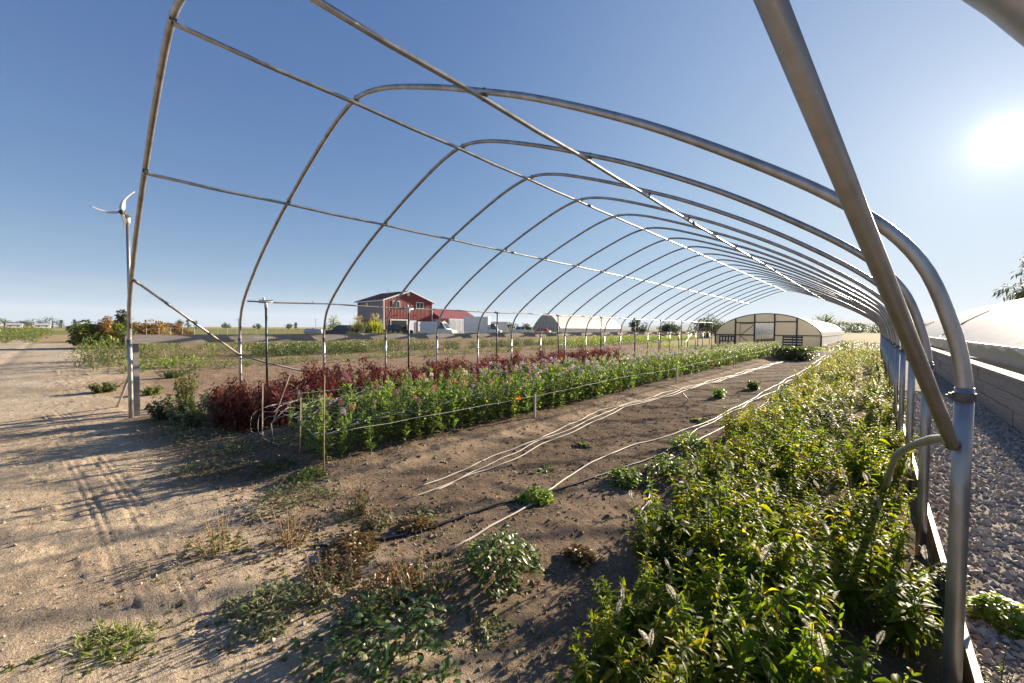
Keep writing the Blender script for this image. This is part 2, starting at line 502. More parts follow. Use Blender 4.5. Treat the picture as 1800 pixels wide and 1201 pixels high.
def ground_material():
    m, nt, out = new_mat('earth')
    N, L = nt.nodes, nt.links
    b = principled(nt, (.3, .2, .1), .95, 0, .03)
    at = N.new('ShaderNodeAttribute'); at.attribute_name = 'Col'
    tc = N.new('ShaderNodeTexCoord')
    def noise(scale, detail, rough=.65, src=None):
        n = N.new('ShaderNodeTexNoise'); n.inputs['Scale'].default_value = scale; n.inputs['Detail'].default_value = detail; n.inputs['Roughness'].default_value = rough
        L.new(tc.outputs['Object'], n.inputs['Vector']); return n
    n1, n2, n3 = noise(1.1, 6), noise(14, 8, .75), noise(90, 4, .7)
    def ramp(n, lo, hi, a, c_):
        r = N.new('ShaderNodeMapRange'); r.inputs['From Min'].default_value = lo; r.inputs['From Max'].default_value = hi
        r.inputs['To Min'].default_value = a; r.inputs['To Max'].default_value = c_
        L.new(n.outputs['Fac'], r.inputs['Value']); return r
    r1, r2, r3 = ramp(n1, .3, .7, .82, 1.16), ramp(n2, .3, .7, .66, 1.28), ramp(n3, .3, .7, .72, 1.22)
    a = N.new('ShaderNodeMath'); a.operation = 'MULTIPLY'; L.new(r1.outputs[0], a.inputs[0]); L.new(r2.outputs[0], a.inputs[1])
    a2 = N.new('ShaderNodeMath'); a2.operation = 'MULTIPLY'; L.new(a.outputs[0], a2.inputs[0]); L.new(r3.outputs[0], a2.inputs[1])
    # scattered pale grit
    vo = N.new('ShaderNodeTexVoronoi'); vo.inputs['Scale'].default_value = 42
    L.new(tc.outputs['Object'], vo.inputs['Vector'])
    gr = N.new('ShaderNodeMapRange'); gr.inputs['From Min'].default_value = .12; gr.inputs['From Max'].default_value = .22; gr.inputs['To Min'].default_value = 1.; gr.inputs['To Max'].default_value = 0.
    L.new(vo.outputs['Distance'], gr.inputs['Value'])
    sp = N.new('ShaderNodeSeparateColor'); L.new(vo.outputs['Color'], sp.inputs[0])
    pk = N.new('ShaderNodeMath'); pk.operation = 'GREATER_THAN'; pk.inputs[1].default_value = .72; L.new(sp.outputs[0], pk.inputs[0])
    gm = N.new('ShaderNodeMath'); gm.operation = 'MULTIPLY'; L.new(gr.outputs[0], gm.inputs[0]); L.new(pk.outputs[0], gm.inputs[1])
    mul = N.new('ShaderNodeVectorMath'); mul.operation = 'SCALE'
    L.new(at.outputs['Color'], mul.inputs[0]); L.new(a2.outputs[0], mul.inputs['Scale'])
    mx = N.new('ShaderNodeMix'); mx.data_type = 'RGBA'
    g5 = N.new('ShaderNodeMath'); g5.operation = 'MULTIPLY'; g5.inputs[1].default_value = .55; L.new(gm.outputs[0], g5.inputs[0])
    L.new(g5.outputs[0], mx.inputs['Factor']); L.new(mul.outputs[0], mx.inputs[6]); mx.inputs[7].default_value = (.42, .37, .30, 1)
    L.new(mx.outputs[2], b.inputs['Base Color'])
    # relief: crumbs, grit and the ribs of the tyre print
    sx = N.new('ShaderNodeSeparateXYZ'); L.new(tc.outputs['Object'], sx.inputs[0])
    def math(op, x, y=None):
        n = N.new('ShaderNodeMath'); n.operation = op
        for i, v in enumerate((x, y)):
            if v is None: continue
            if isinstance(v, (int, float)): n.inputs[i].default_value = v
            else: L.new(v, n.inputs[i])
        return n.outputs[0]
    u = math('ADD', sx.outputs[0], 4.2)
    ty = math('ADD', math('ADD', math('MULTIPLY', u, .045), .13), math('MULTIPLY', math('MULTIPLY', u, u), -.004))
    dy = math('SUBTRACT', sx.outputs[1], ty)
    tot = None
    for off in (0., .19):
        d = math('ABSOLUTE', math('SUBTRACT', dy, off))
        win = math('SUBTRACT', 1., math('MINIMUM', math('MULTIPLY', d, 14.), 1.))
        rib = math('SINE', math('MULTIPLY', d, 150.))
        lug = math('SINE', math('ADD', math('MULTIPLY', sx.outputs[0], 130.), math('MULTIPLY', d, 60.)))
        s = math('MULTIPLY', math('GREATER_THAN', win, .02), math('GREATER_THAN', math('ADD', rib, math('MULTIPLY', lug, .7)), .55))
        tot = s if tot is None else math('ADD', tot, s)
    lim = math('MULTIPLY', math('LESS_THAN', sx.outputs[0], -2.2), math('GREATER_THAN', sx.outputs[0], -11.))
    patch = noise(.9, 2)
    lim = math('MULTIPLY', lim, math('GREATER_THAN', patch.outputs['Fac'], .47))
    tot = math('MULTIPLY', tot, lim)
    hsum = math('ADD', math('ADD', math('MULTIPLY', n2.outputs['Fac'], .03), math('MULTIPLY', n3.outputs['Fac'], .010)), math('MULTIPLY', gm.outputs[0], .006))
    hsum = math('SUBTRACT', hsum, math('MULTIPLY', tot, .009))
    bp = N.new('ShaderNodeBump'); bp.inputs['Distance'].default_value = 1.0; bp.inputs['Strength'].default_value = .8
    L.new(hsum, bp.inputs['Height']); L.new(bp.outputs[0], b.inputs['Normal'])
    L.new(b.outputs[0], out.inputs[0])
    return m


ground = gG.build('ground', ground_material(), smooth=True)
ca = ground.data.color_attributes.new('Col', 'FLOAT_COLOR', 'POINT')
ca.data.foreach_set('color', ground_col.ravel())
tag(ground, 'bare tan earth of the yard, tunnel and fields', kind='structure')


def gz(x, y):
    return float(ground_h(np.array([float(x)]), np.array([float(y)]))[0])


# ------------------------------------------------------------------ the bare hoop tunnel
H_Y0, H_S, H_N = .715, 1.525, 21
H_C, H_W = -4.314, 4.57
prof = np.array([(4.57, 1.22), (4.565, 1.32), (4.53, 1.5), (4.44, 1.75), (4.27, 1.96), (3.93, 2.23), (3.31, 2.64), (2.55, 3.06), (1.94, 3.345), (1.38, 3.59), (.72, 3.845), (.3, 3.965), (0, 4.0)])


def catmull(P, n=6):
    P = np.asarray(P, float); Q = np.vstack([2 * P[0] - P[1], P, 2 * P[-1] - P[-2]])
    out = []
    for i in range(1, len(Q) - 2):
        for t in np.arange(n) / n:
            a, b, c_, d = Q[i - 1], Q[i], Q[i + 1], Q[i + 2]
            out.append(.5 * ((2 * b) + (-a + c_) * t + (2 * a - 5 * b + 4 * c_ - d) * t * t + (-a + 3 * b - 3 * c_ + d) * t ** 3))
    out.append(P[-1])
    return np.array(out)


full = np.vstack([prof, [(-x, z) for x, z in prof[-2::-1]]])
arc = catmull(full, 5)
tunnel = empty('hoop_tunnel', (H_C, H_Y0, 0), 'bare galvanised hoop tunnel frame of twenty-one arches without plastic', 'tunnel frame')
hp = np.stack([arc[:, 0], np.zeros(len(arc)), arc[:, 1]], -1)
hoop_me = {True: Geo().tube(hp, .0235, 16).mesh('hoop', M['pipe'], True), False: Geo().tube(hp, .0235, 8).mesh('hoop', M['pipe'], True)}
post_me = {True: Geo().tube([(0, 0, -.12), (0, 0, .3), (0, 0, .8), (0, 0, 1.27)], .0262, 18).mesh('post', M['pipe'], True),
           False: Geo().tube([(0, 0, -.12), (0, 0, 1.27)], .0262, 10).mesh('post', M['pipe'], True)}
gc = Geo().tube([(0, 0, 1.222), (0, 0, 1.252)], .031, 16).box((-.040, -.008, 1.226), (-.028, .008, 1.248)).box((-.047, -.004, 1.233), (-.040, .004, 1.241))
clamp_me = gc.mesh('clamp', M['clamp'])
gk = Geo().tube([(0, -.02, 0), (0, .02, 0)], .029, 10).box((-.010, -.010, -.065), (.010, .010, -.025)).tube([(-.03, 0, -.05), (.03, 0, -.05)], .006, 6)
cross_me = gk.mesh('cross_clamp', M['clamp'])
pz_ = float(np.interp(2.0, prof[::-1, 0], prof[::-1, 1]))
for i in range(H_N):
    big = i < 5
    r = np.random.default_rng(100 + i)
    h = inst('hoop', hoop_me[big], tunnel, (float(r.normal(0, .008)), i * H_S + float(r.normal(0, .006)), 0))
    h.rotation_euler = (float(r.normal(0, .002)), float(r.normal(0, .001)), float(r.normal(0, .003)))
    if i == 0: h.scale = (1, 1.2, 1); h.rotation_euler = (0, 0, -.0135); h.location.y -= .0617
    for s in (-1, 1):
        inst('post', post_me[big], h, (s * H_W, 0, 0), rz=0 if s > 0 else math.pi)
        inst('clamp', clamp_me, h, (s * H_W, 0, 0), rz=0 if s > 0 else math.pi)
    for x, z in ((-2.03, 3.30), (0, 4.0), (2.03, 3.30)):
        sl = 0 if x == 0 else math.copysign(.5, x)
        c_ = inst('cross_clamp', cross_me, h, (x, 0, z))
        c_.rotation_euler = (0, sl, 0)
yend = (H_N - 1) * H_S
for x, z, rr in ((-2.05, 3.255, .019), (-.0, 3.94, .021), (2.0, 3.262, .021)):
    n = H_N * 2
    ys = np.linspace(-.06, yend + .05, n)
    zz = z - .012 * np.abs(np.sin(np.linspace(0, np.pi * (H_N - 1), n)))
    g = Geo().tube(np.stack([np.full(n, x) + .006 * np.sin(ys * .7), ys, zz], -1), rr, 10)
    p = g.build('purlin', M['pipe'], tunnel, True)
    for yy in np.arange(6.4, yend, 6.4): Geo().tube([(x, yy - .07, z - .006), (x, yy + .07, z - .006)], rr + .005, 10).build('sleeve', M['clamp'], p, True)
STUB = [(4.535, 1.47, 1.06), (4.536, 1.56, 1.062), (4.519, 1.885, .991), (4.489, 2.285, .878), (4.451, 2.635, .755), (4.432, 2.84, .672), (4.42, 3.05, .54), (4.41, 3.3, .40), (4.40, 3.5, .25)]
# wind braces at both sides of the open end
for s in (-1, 1):
    a = np.array((s * (4.00 if s < 0 else 4.02), 0.02, 2.17)); b_ = np.array((s * 4.52, H_S - .03, .95)); e = np.array((s * 4.42, H_S * 3.05, .02))
    if s > 0: a = np.array((4.16, .02, 2.05)); b_ = np.array((4.535, H_S - .06, 1.06)); e = np.array((4.36, H_S * 3.0, .0))
    g = Geo().tube([a, a * .5 + b_ * .5, b_], .019 if s < 0 else .0205, 12)
    br = g.build('brace', M['pipe_dull'], tunnel, True)
    d = (b_ - a) / np.linalg.norm(b_ - a)
    for f in (.02, .28, .68) if s < 0 else ():
        q = a + (b_ - a) * f; Geo().tube([q - d * .05, q + d * .05], .0225 if s < 0 else .0255, 12).build('sleeve', M['clamp'], br, True)
    if s > 0: e = None
    mid = [np.array(q) for q in STUB] if s > 0 else [b_ + (e - b_) * t + np.array((-s * .10 * math.sin(t * math.pi), 0, -.10 * math.sin(t * math.pi) * (1 - t))) for t in np.linspace(0, 1, 12)]
    Geo().tube(mid, .019, 12).build('brace', M['green_pipe'] if s > 0 else M['pipe_dull'], tunnel, True)
    Geo().tube([b_ + (0, -.015, 0), b_ + (0, .03, 0)], .022, 10).build('bolt_joint', M['clamp'], tunnel, True)
# hip board along the far side posts, boards butted end to end
yy = -.05; k = 0
bl = [3.62, 3.66, 3.05, 3.64, 3.66, 3.05, 3.64, 3.66, 3.0]
while yy < yend and k < len(bl):
    y2 = min(yy + bl[k], yend + .1)
    r = np.random.default_rng(300 + k)
    dz0, dz1 = r.normal(0, .012, 2); n = 9
    g = Geo()
    ys = np.linspace(yy + .006, y2 - .006, n); zs = 1.20 + np.linspace(dz0, dz1, n) + .004 * r.normal(size=n)
    xs = -H_W - .062 - .006 * np.abs(r.normal(size=n))
    V = []
    for y_, z_, x_ in zip(ys, zs, xs): V += [(x_ - .019, y_, z_), (x_ + .019, y_, z_), (x_ + .019, y_, z_ + .142), (x_ - .019, y_, z_ + .142)]
    q = [(j * 4 + a_, j * 4 + (a_ + 1) % 4, j * 4 + 4 + (a_ + 1) % 4, j * 4 + 4 + a_) for j in range(n - 1) for a_ in range(4)] + [(0, 3, 2, 1), (n * 4 - 4, n * 4 - 3, n * 4 - 2, n * 4 - 1)]
    g.add(V, q).build('hip_board', M['wood_grey'], tunnel)
    yy = y2; k += 1
# low edge board along the near side posts
yy = .2; k = 0
while yy < yend:
    y2 = min(yy + 3.6, yend)
    g = Geo().bar((H_W + .075, yy + .004, .055), (H_W + .078, y2 - .004, .055), .030, .13)
    g.build('edge_board', M['rust_board'], tunnel)
    g = Geo().bar((H_W + .075, yy + .003, .1245), (H_W + .078, y2 - .003, .1245), .024, .008)
    g.build('edge_strip', M['white_hose'], tunnel)
    yy = y2; k += 1

# stub post leaning beside the tunnel's far corner, and its anchor timber
g = Geo().bar((-9.06, .80, -.05), (-9.04, .80, 1.19), .075, .09)
o = tag(g.build('timber_post', M['wood_grey']), 'weathered grey square timber post right behind the corner post of the tunnel', 'post')
g = Geo().tube([(-10.28, .64, -.02), (-9.65, .69, .36), (-9.02, .735, .74)], .02, 8)
tag(g.build('prop_stick', M['wood_grey'], None, True), 'thin pole leaning against the outer corner post of the tunnel', 'stick')

# overhead sprinkler line on black risers inside the far row of posts
LINE_X, LINE_Z = -8.3, 1.94
for k in range(10):
    y0 = 2.5 + 3.05 * k
    x0 = LINE_X + float(rng.normal(0, .03))
    nm = ['first', 'second', 'third', 'fourth', 'fifth', 'sixth', 'seventh', 'eighth', 'ninth', 'tenth'][k]
    r_ = empty('sprinkler_riser', (x0, y0, 0), f'black {"riser pipe with white fitting" if k < 2 else "riser pipe"} behind the red plants, {nm} from the tunnel opening', 'riser', 'black sprinkler risers')
    lean = float(rng.normal(0, .03))
    Geo().tube([(lean, 0, -.05), (lean * .5, 0, 1.0), (0, 0, LINE_Z - .03)], .020, 8).build('riser_pipe', M['black_pipe'], r_, True)
    if k < 2:
        g = Geo().tube([(0, -.11, LINE_Z), (0, .11, LINE_Z)], .033, 10).tube([(0, 0, LINE_Z - .12), (0, 0, LINE_Z + .03)], .03, 10).tube([(.0, -.03, LINE_Z + .03), (.03, -.05, LINE_Z + .07)], .018, 8)
        g.build('tee_fitting', M['white_plastic'], r_, True)
    else:
        Geo().tube([(0, 0, LINE_Z - .05), (0, -.03, LINE_Z - .0), (0, -.09, LINE_Z + .012)], .022, 8).build('elbow', M['black_pipe'], r_, True)
ys = np.linspace(2.2, 2.5 + 3.05 * 9 + .5, 60)
g = Geo().tube(np.stack([LINE_X + .02 * np.sin(ys * .8), ys, LINE_Z + .012 * np.sin(ys * 2.06) + .004 * np.sin(ys * 9)], -1), .0135, 8)
o = g.build('sprinkler_line', M['pipe_dull'], None, True)
tag(o, 'thin horizontal water pipe carried by the row of black risers', 'water pipe')
for y_ in np.arange(3.3, 20, 1.5): Geo().tube([(LINE_X, y_, LINE_Z), (LINE_X, y_ + .03, LINE_Z + .05)], .006, 5).build('nozzle', M['black_pipe'], o)
# ------------------------------------------------------------------ leaves and plants
def unit(v):
    return v / (np.linalg.norm(v, axis=-1, keepdims=True) + 1e-12)


def leaves(g, base, d, L, W, droop=.25, fold=.25, roll=None, hi=True, m=0, shape='lance', rs=None):
    """many leaves at once. base, d: (n,3); L, W: (n,)"""
    rs = rs or rng
    n = len(base)
    base = np.asarray(base, float); d = unit(np.asarray(d, float))
    L = np.broadcast_to(L, (n,)).astype(float); W = np.broadcast_to(W, (n,)).astype(float)
    side = np.cross(d, np.array((0, 0, 1.)))
    bad = np.linalg.norm(side, axis=1) < .05
    side[bad] = (1, 0, 0)
    side = unit(side); nrm = np.cross(side, d)
    if roll is None: roll = rs.normal(0, .35, n)
    c, s = np.cos(roll)[:, None], np.sin(roll)[:, None]
    side, nrm = side * c + nrm * s, nrm * c - side * s
    if shape == 'lance':
        st = [(0, .10), (.22, .78), (.5, 1.), (.78, .55), (1, .03)] if hi else [(0, .12), (.42, 1.), (1, .03)]
    elif shape == 'oval':
        st = [(0, .12), (.25, .85), (.55, 1.), (.85, .62), (1, .08)] if hi else [(0, .15), (.5, 1.), (1, .1)]
    elif shape == 'round':
        st = [(0, .2), (.3, .9), (.6, 1.), (.88, .7), (1, .2)] if hi else [(0, .25), (.55, 1.), (1, .25)]
    else:
        st = [(0, .8), (.5, 1.), (1, .1)]
    if hi == 'flat':                                    # far leaves: a plain pointed blade, two quads
        st = [(0, .22), (.45, 1.), (1, .06)]
        dr = np.broadcast_to(droop, (n,))[:, None]; V = np.zeros((n, 3, 2, 3))
        for j, (t, w) in enumerate(st):
            ctr = base + d * (L * t)[:, None] - np.array((0, 0, 1.)) * dr * (L * t * t)[:, None]; off = side * (W * w * .5)[:, None]
            V[:, j, 0] = ctr - off; V[:, j, 1] = ctr + off
        q = (np.array([(0, 1, 3, 2), (2, 3, 5, 4)])[None] + (np.arange(n) * 6)[:, None, None]).reshape(-1, 4)
        g.add(V.reshape(-1, 3), q, m=m)
        return g
    k = len(st)
    dr = np.broadcast_to(droop, (n,))[:, None]
    V = np.zeros((n, k, 3, 3))
    for j, (t, w) in enumerate(st):
        ctr = base + d * (L * t)[:, None] * (1 - .15 * dr * t) - np.array((0, 0, 1.)) * dr * (L * t * t)[:, None]
        off = side * (W * w * .5)[:, None]; up = nrm * (W * w * .5 * fold)[:, None]
        V[:, j, 0] = ctr - off + up; V[:, j, 1] = ctr; V[:, j, 2] = ctr + off + up
    q = []
    for j in range(k - 1):
        for a in (0, 1):
            q.append((j * 3 + a, j * 3 + a + 1, j * 3 + 4 + a, j * 3 + 3 + a))
    q = (np.array(q)[None] + (np.arange(n) * k * 3)[:, None, None]).reshape(-1, 4)
    g.add(V.reshape(-1, 3), q, m=m)
    return g


def rand_dirs(n, up_lo, up_hi, rs):
    a = rs.uniform(0, 2 * np.pi, n); e = rs.uniform(up_lo, up_hi, n)
    return np.stack([np.cos(a) * np.cos(e), np.sin(a) * np.cos(e), np.sin(e)], -1)


ML = {}
ML['bed'] = leaf_mat('loosestrife_leaf', (.060, .098, .010), (.128, .172, .016), (.27, .23, .03), trans=.54, tcol=(2.6, 2.55, .6), rough=.52, spec=.25, p3=.88)
ML['bed_yellow'] = leaf_mat('yellowing_leaf', (.13, .165, .025), (.25, .24, .04), (.33, .16, .03), trans=.52, rough=.5, spec=.35, p3=.85)
ML['stock'] = leaf_mat('stock_leaf', (.075, .125, .036), (.15, .21, .058), (.24, .28, .07), trans=.42, rough=.45)
ML['stock_lime'] = leaf_mat('lime_leaf', (.10, .16, .025), (.18, .25, .04), (.27, .29, .07), trans=.45, rough=.45)
ML['red'] = leaf_mat('dark_red_leaf', (.055, .016, .011), (.115, .031, .016), (.20, .085, .032), trans=.30, tcol=(2.6, 1.3, 1.0), rough=.40, p3=.82)
ML['weed'] = leaf_mat('weed_leaf', (.060, .090, .028), (.12, .145, .045), (.22, .20, .075), trans=.38)
ML['weed_grey'] = leaf_mat('grey_weed_leaf', (.095, .115, .062), (.16, .175, .095), (.27, .25, .15), trans=.35, rough=.55)
ML['weed_dark'] = leaf_mat('dark_weed_leaf', (.035, .065, .022), (.07, .11, .030), (.15, .17, .05), trans=.33, rough=.38, spec=.6)
ML['weed_bright'] = leaf_mat('bright_weed_leaf', (.09, .15, .02), (.16, .22, .035), (.23, .26, .07), trans=.4)
ML['rust'] = leaf_mat('rust_leaf', (.11, .075, .030), (.17, .12, .048), (.14, .15, .055), trans=.35, tcol=(2, 1.4, .8))
ML['straw'] = leaf_mat('straw', (.33, .26, .14), (.42, .34, .19), (.30, .20, .10), trans=.3, tcol=(1.5, 1.3, .8), rough=.6)
ML['autumn'] = leaf_mat('autumn_leaf', (.26, .16, .055), (.32, .21, .08), (.21, .11, .035), trans=.38, tcol=(1.7, 1.5, .8))
ML['tree'] = leaf_mat('tree_leaf', (.030, .050, .018), (.065, .09, .028), (.11, .12, .04), trans=.35, rough=.5)
ML['tree_light'] = leaf_mat('light_tree_leaf', (.075, .10, .025), (.13, .15, .04), (.21, .19, .06), trans=.4, rough=.5)
ML['conifer'] = leaf_mat('needle_leaf', (.030, .045, .024), (.060, .078, .038), (.09, .10, .05), trans=.25, rough=.5)
ML['stem'] = surf('plant_stem', (.13, .15, .05), (.09, .10, .035), rough=.6, scale=30)
ML['stem_red'] = surf('red_stem', (.13, .035, .025), (.08, .02, .016), rough=.55, scale=30)
ML['stem_dry'] = surf('dry_stem', (.30, .20, .11), (.20, .12, .065), rough=.7, scale=30)
ML['bark'] = surf('bark', (.13, .105, .08), (.07, .055, .042), rough=.9, scale=8, bump=.02)
PET = dict(
    pink=leaf_mat('pink_petal', (.50, .18, .23), (.60, .30, .33), (.62, .42, .40), trans=.4, tcol=(1.2, 1.1, 1.1), rough=.6),
    apricot=leaf_mat('apricot_petal', (.60, .30, .22), (.66, .40, .30), (.5, .24, .16), trans=.4, tcol=(1.2, 1.1, 1.0), rough=.6),
    lavender=leaf_mat('lavender_petal', (.34, .27, .42), (.46, .38, .52), (.52, .46, .56), trans=.4, tcol=(1.2, 1.1, 1.1), rough=.6),
    cream=leaf_mat('cream_petal', (.58, .56, .42), (.66, .64, .50), (.46, .50, .30), trans=.4, tcol=(1.2, 1.2, 1.1), rough=.6),
    green=leaf_mat('seed_head', (.28, .34, .17), (.36, .40, .22), (.44, .44, .28), trans=.35, tcol=(1.4, 1.4, .9), rough=.6),
    orange=leaf_mat('orange_petal', (.70, .14, .02), (.78, .22, .03), None, trans=.5, tcol=(1.3, 1.2, 1.0), rough=.5),
    fuzz=leaf_mat('fuzzy_white_spike', (.66, .63, .57), (.76, .73, .68), (.50, .44, .35), trans=.45, tcol=(1.2, 1.2, 1.1), rough=.7))


# --- loosestrife clumps for the bed along the near posts
def loosestrife(seed, hi=True, nsh=10, yellow=.0):
    rs = np.random.default_rng(seed)
    g = Geo(); tips = []
    for s in range(nsh):
        a, rr = rs.uniform(0, 6.28), .15 * math.sqrt(rs.uniform())
        lean = rs.uniform(.10, .55); H = rs.uniform(.28, .47) * (1.15 if s == 0 else 1)
        b0 = np.array((math.cos(a) * rr, math.sin(a) * rr, -.02)); out = np.array((math.cos(a), math.sin(a), 0.))
        tt = np.linspace(0, 1, 5)
        P = b0 + np.outer(tt, (0, 0, H)) + np.outer(tt ** 1.7, out * lean * H + rs.normal(0, .02, 3))
        g.tube(P, np.linspace(.0035, .002, 5), 4, m=1, cap=False)
        nn = int(rs.integers(13, 18))
        ts = np.linspace(.22, 1., nn)
        B, D, L_, W_ = [], [], [], []
        for i, t in enumerate(ts):
            p = np.array([np.interp(t, tt, P[:, j]) for j in range(3)])
            k = 3 if t > .5 else 2
            for q in range(k):
                ang = i * 2.4 + q * 2 * np.pi / k + rs.normal(0, .25)
                el = (.02 + .85 * t ** 4) + rs.normal(0, .2)
                B.append(p); D.append((math.cos(ang) * math.cos(el), math.sin(ang) * math.cos(el), math.sin(el)))
                f = 1 - abs(t - .6) * .8
                if t > .9: f *= .62
                L_.append(.110 * f * rs.uniform(.6, 1.15)); W_.append(.029 * f * rs.uniform(.75, 1.2))
        leaves(g, B, D, np.array(L_), np.array(W_), droop=rs.uniform(.1, .75, len(B)), fold=.35, hi=hi, m=0, rs=rs)
        tips.append(P[-1])
    return g.compact(), tips


LS_HI = [loosestrife(500 + i, True, 13) for i in range(6)]
LS_LO = [loosestrife(520 + i, 'flat', 9) for i in range(5)]
LS_MESH = {}
for key, src in (('hi', LS_HI), ('lo', LS_LO)):
    for col in ('bed', 'bed_yellow'):
        LS_MESH[key, col] = [g.mesh('loosestrife', [ML[col], ML['stem']], True) for g, _ in src]


def spike_mesh(seed):
    rs = np.random.default_rng(seed); g = Geo()
    n = 150; t = rs.uniform(0, 1, n) ** .9; H = .085
    bend = rs.normal(0, .018, 2)
    r = .0105 * np.sin(np.pi * (t * .86 + .10))
    a = rs.uniform(0, 6.28, n)
    ctr = np.stack([bend[0] * t ** 2, bend[1] * t ** 2, t * H], -1)
    d = np.stack([np.cos(a), np.sin(a), np.full(n, .5)], -1)
    leaves(g, ctr + d * r[:, None] * .3, d, r * 1.2 + .002, .007, droop=.0, hi=False, shape='oval', rs=rs)
    g.tube([(0, 0, -.10), (0, 0, 0), (bend[0], bend[1], H)], [.002, .004, .002], 5, m=1)
    return g.mesh('flower_spike', [PET['fuzz'], ML['stem']], True)


SPIKES = [spike_mesh(560 + i) for i in range(4)]
r = np.random.default_rng(11)
cnt = 0
FARBED = {}
yv = .62
while yv < 31.5:
    lft = float(np.interp(yv, [.6, 1.2, 1.7, 2.4, 4.0, 8.0, 14, 31], [-.62, -.80, -.86, -1.0, -1.18, -1.36, -1.42, -1.42]))
    lft += .07 * math.sin(yv * 1.7) + .05 * math.sin(yv * 4.1)
    step = .255 if yv < 6 else .32
    xv = lft + .10
    while xv < (.03 if yv < 2.4 else .15):
        x, y = xv + float(r.normal(0, .045)), yv + float(r.normal(0, .05))
        gap = -.2 + .03 * math.sin(y * .9)
        if math.hypot(x, y) > .55 and not (x > -.55 and y < .75) and not (abs(x - gap) < (.13 if y < 3 else .19) and 2.4 < y < 24) and r.uniform() > .05:
            key = 'hi' if y < 6.5 else 'lo'
            py = .04 + .46 * float(sm(np.array(y), 4.5, 11)) * (1.2 if x < -.6 else .8)
            col = 'bed_yellow' if r.uniform() < py else 'bed'
            vi = int(r.integers(len(LS_MESH[key, col])))
            sc_ = float(r.uniform(.68, 1.10)) * (.86 if x < lft + .25 else 1.0)
            if y < 1.5: sc_ *= .92
            rz = float(r.uniform(0, 6.28))
            if cnt >= 298:
                FARBED.setdefault(col, Geo()).merge(LS_LO[vi][0], rotz(rz), (x, y, gz(x, y)), sc_)
                xv += step * float(r.uniform(.85, 1.15))
                continue
            o = inst('loosestrife_plant', LS_MESH[key, col][vi], None, (x, y, gz(x, y)), rz, sc_, (float(r.normal(0, .06)), float(r.normal(0, .06))))
            o.scale.z *= float(r.uniform(.78, 1.2))
            tag(o, 'leafy green plant in the dense bed along the near posts', 'plant', 'loosestrife plants in the near bed')
            if y < 4.2 and r.uniform() < (.75 if x < lft + .45 or y < 1.5 else .4):
                tips = (LS_HI if key == 'hi' else LS_LO)[vi][1]
                for tp in random.sample(tips, 1 + int(r.uniform() < .4) + 2 * int(y < 1.5 and x < lft + .3)):
                    inst('flower_spike', SPIKES[int(r.integers(4))], o, tuple(tp + np.array((0, 0, .07))), float(r.uniform(0, 6.28)), float(r.uniform(.7, 1.1)), (float(r.normal(0, .25)), float(r.normal(0, .25))))
            cnt += 1
        xv += step * float(r.uniform(.85, 1.15))
    yv += step


bed2 = empty('leafy_bed', (0, 0, 0), 'far end of the dense leafy bed along the near posts, turning yellow', 'plant bed')
bed2['kind'] = 'stuff'
for col, g in FARBED.items():
    g.compact().build('foliage', [ML[col], ML['stem']], bed2, True)['kind'] = 'stuff'


# --- stock flowers
def stock_plant(seed, H, hi=True, n=30, w=.020, ln=.085):
    rs = np.random.default_rng(seed); g = Geo()
    bend = rs.normal(0, .035, 2)
    tt = np.linspace(0, 1, 4)
    P = np.stack([bend[0] * tt ** 2, bend[1] * tt ** 2, -.02 + tt * (H + .02)], -1)
    g.tube(P, np.linspace(.005, .003, 4), 4, m=1, cap=False)
    t = np.sort(rs.uniform(.04, .97, n))
    B = np.stack([np.interp(t, tt, P[:, j]) for j in range(3)], -1)
    D = rand_dirs(n, .0, .75, rs) + np.array((0, 0, 1.)) * (.15 + .55 * t)[:, None]
    f = (1.15 - .55 * t) * rs.uniform(.75, 1.2, n)
    leaves(g, B, D, ln * f, w * f * rs.uniform(.8, 1.2, n), droop=rs.uniform(.05, .5, n), fold=.2, hi=hi, m=0, rs=rs, shape='lance')
    # a few side shoots
    for _ in range(7 if hi is True else 4):
        a = rs.uniform(0, 6.28); t0 = rs.uniform(.08, .6); p0 = np.array([np.interp(t0, tt, P[:, j]) for j in range(3)])
        e = p0 + np.array((math.cos(a) * .075, math.sin(a) * .075, H * rs.uniform(.15, .35)))
        g.tube([p0, (p0 + e) / 2 + (math.cos(a) * .015, math.sin(a) * .015, 0), e], .002, 3, m=1, cap=False)
        k = 7; tq = rs.uniform(.2, 1, k)[:, None]
        leaves(g, p0 + (e - p0) * tq, rand_dirs(k, .2, 1.1, rs), ln * .8 * rs.uniform(.6, 1.1, k), w * .85, hi=False if hi is True else 'flat', m=0, rs=rs)
    return g.compact(), P[-1]


def flower_head(seed, kind, hi=True):
    rs = np.random.default_rng(seed); g = Geo()
    H = dict(pink=.07, apricot=.075, lavender=.06, cream=.06, green=.06, orange=.02)[kind]
    n = {True: 20, False: 10}[hi]
    if kind == 'orange':
        a = np.arange(9) * .7
        leaves(g, np.zeros((9, 3)), np.stack([np.cos(a), np.sin(a), np.full(9, .8)], -1), .055, .045, droop=.1, shape='round', rs=rs)
        return g.compact()
    for i in range(n):                                   # ruffled florets up the spike
        t = i / n; a = i * 2.4
        rr = .024 * (1.1 - .55 * t) * rs.uniform(.7, 1.15)
        c_ = np.array((math.cos(a) * rr, math.sin(a) * rr, H * t))
        k = 4 if hi else 3
        d = rand_dirs(k, -.2, .9, rs) + np.array((math.cos(a), math.sin(a), .3)) * .9
        leaves(g, np.repeat(c_[None], k, 0), d, .022 * rs.uniform(.7, 1.2, k), .020, droop=.15, fold=.3, hi=False if hi else 'flat', shape='round', rs=rs)
    return g.compact()


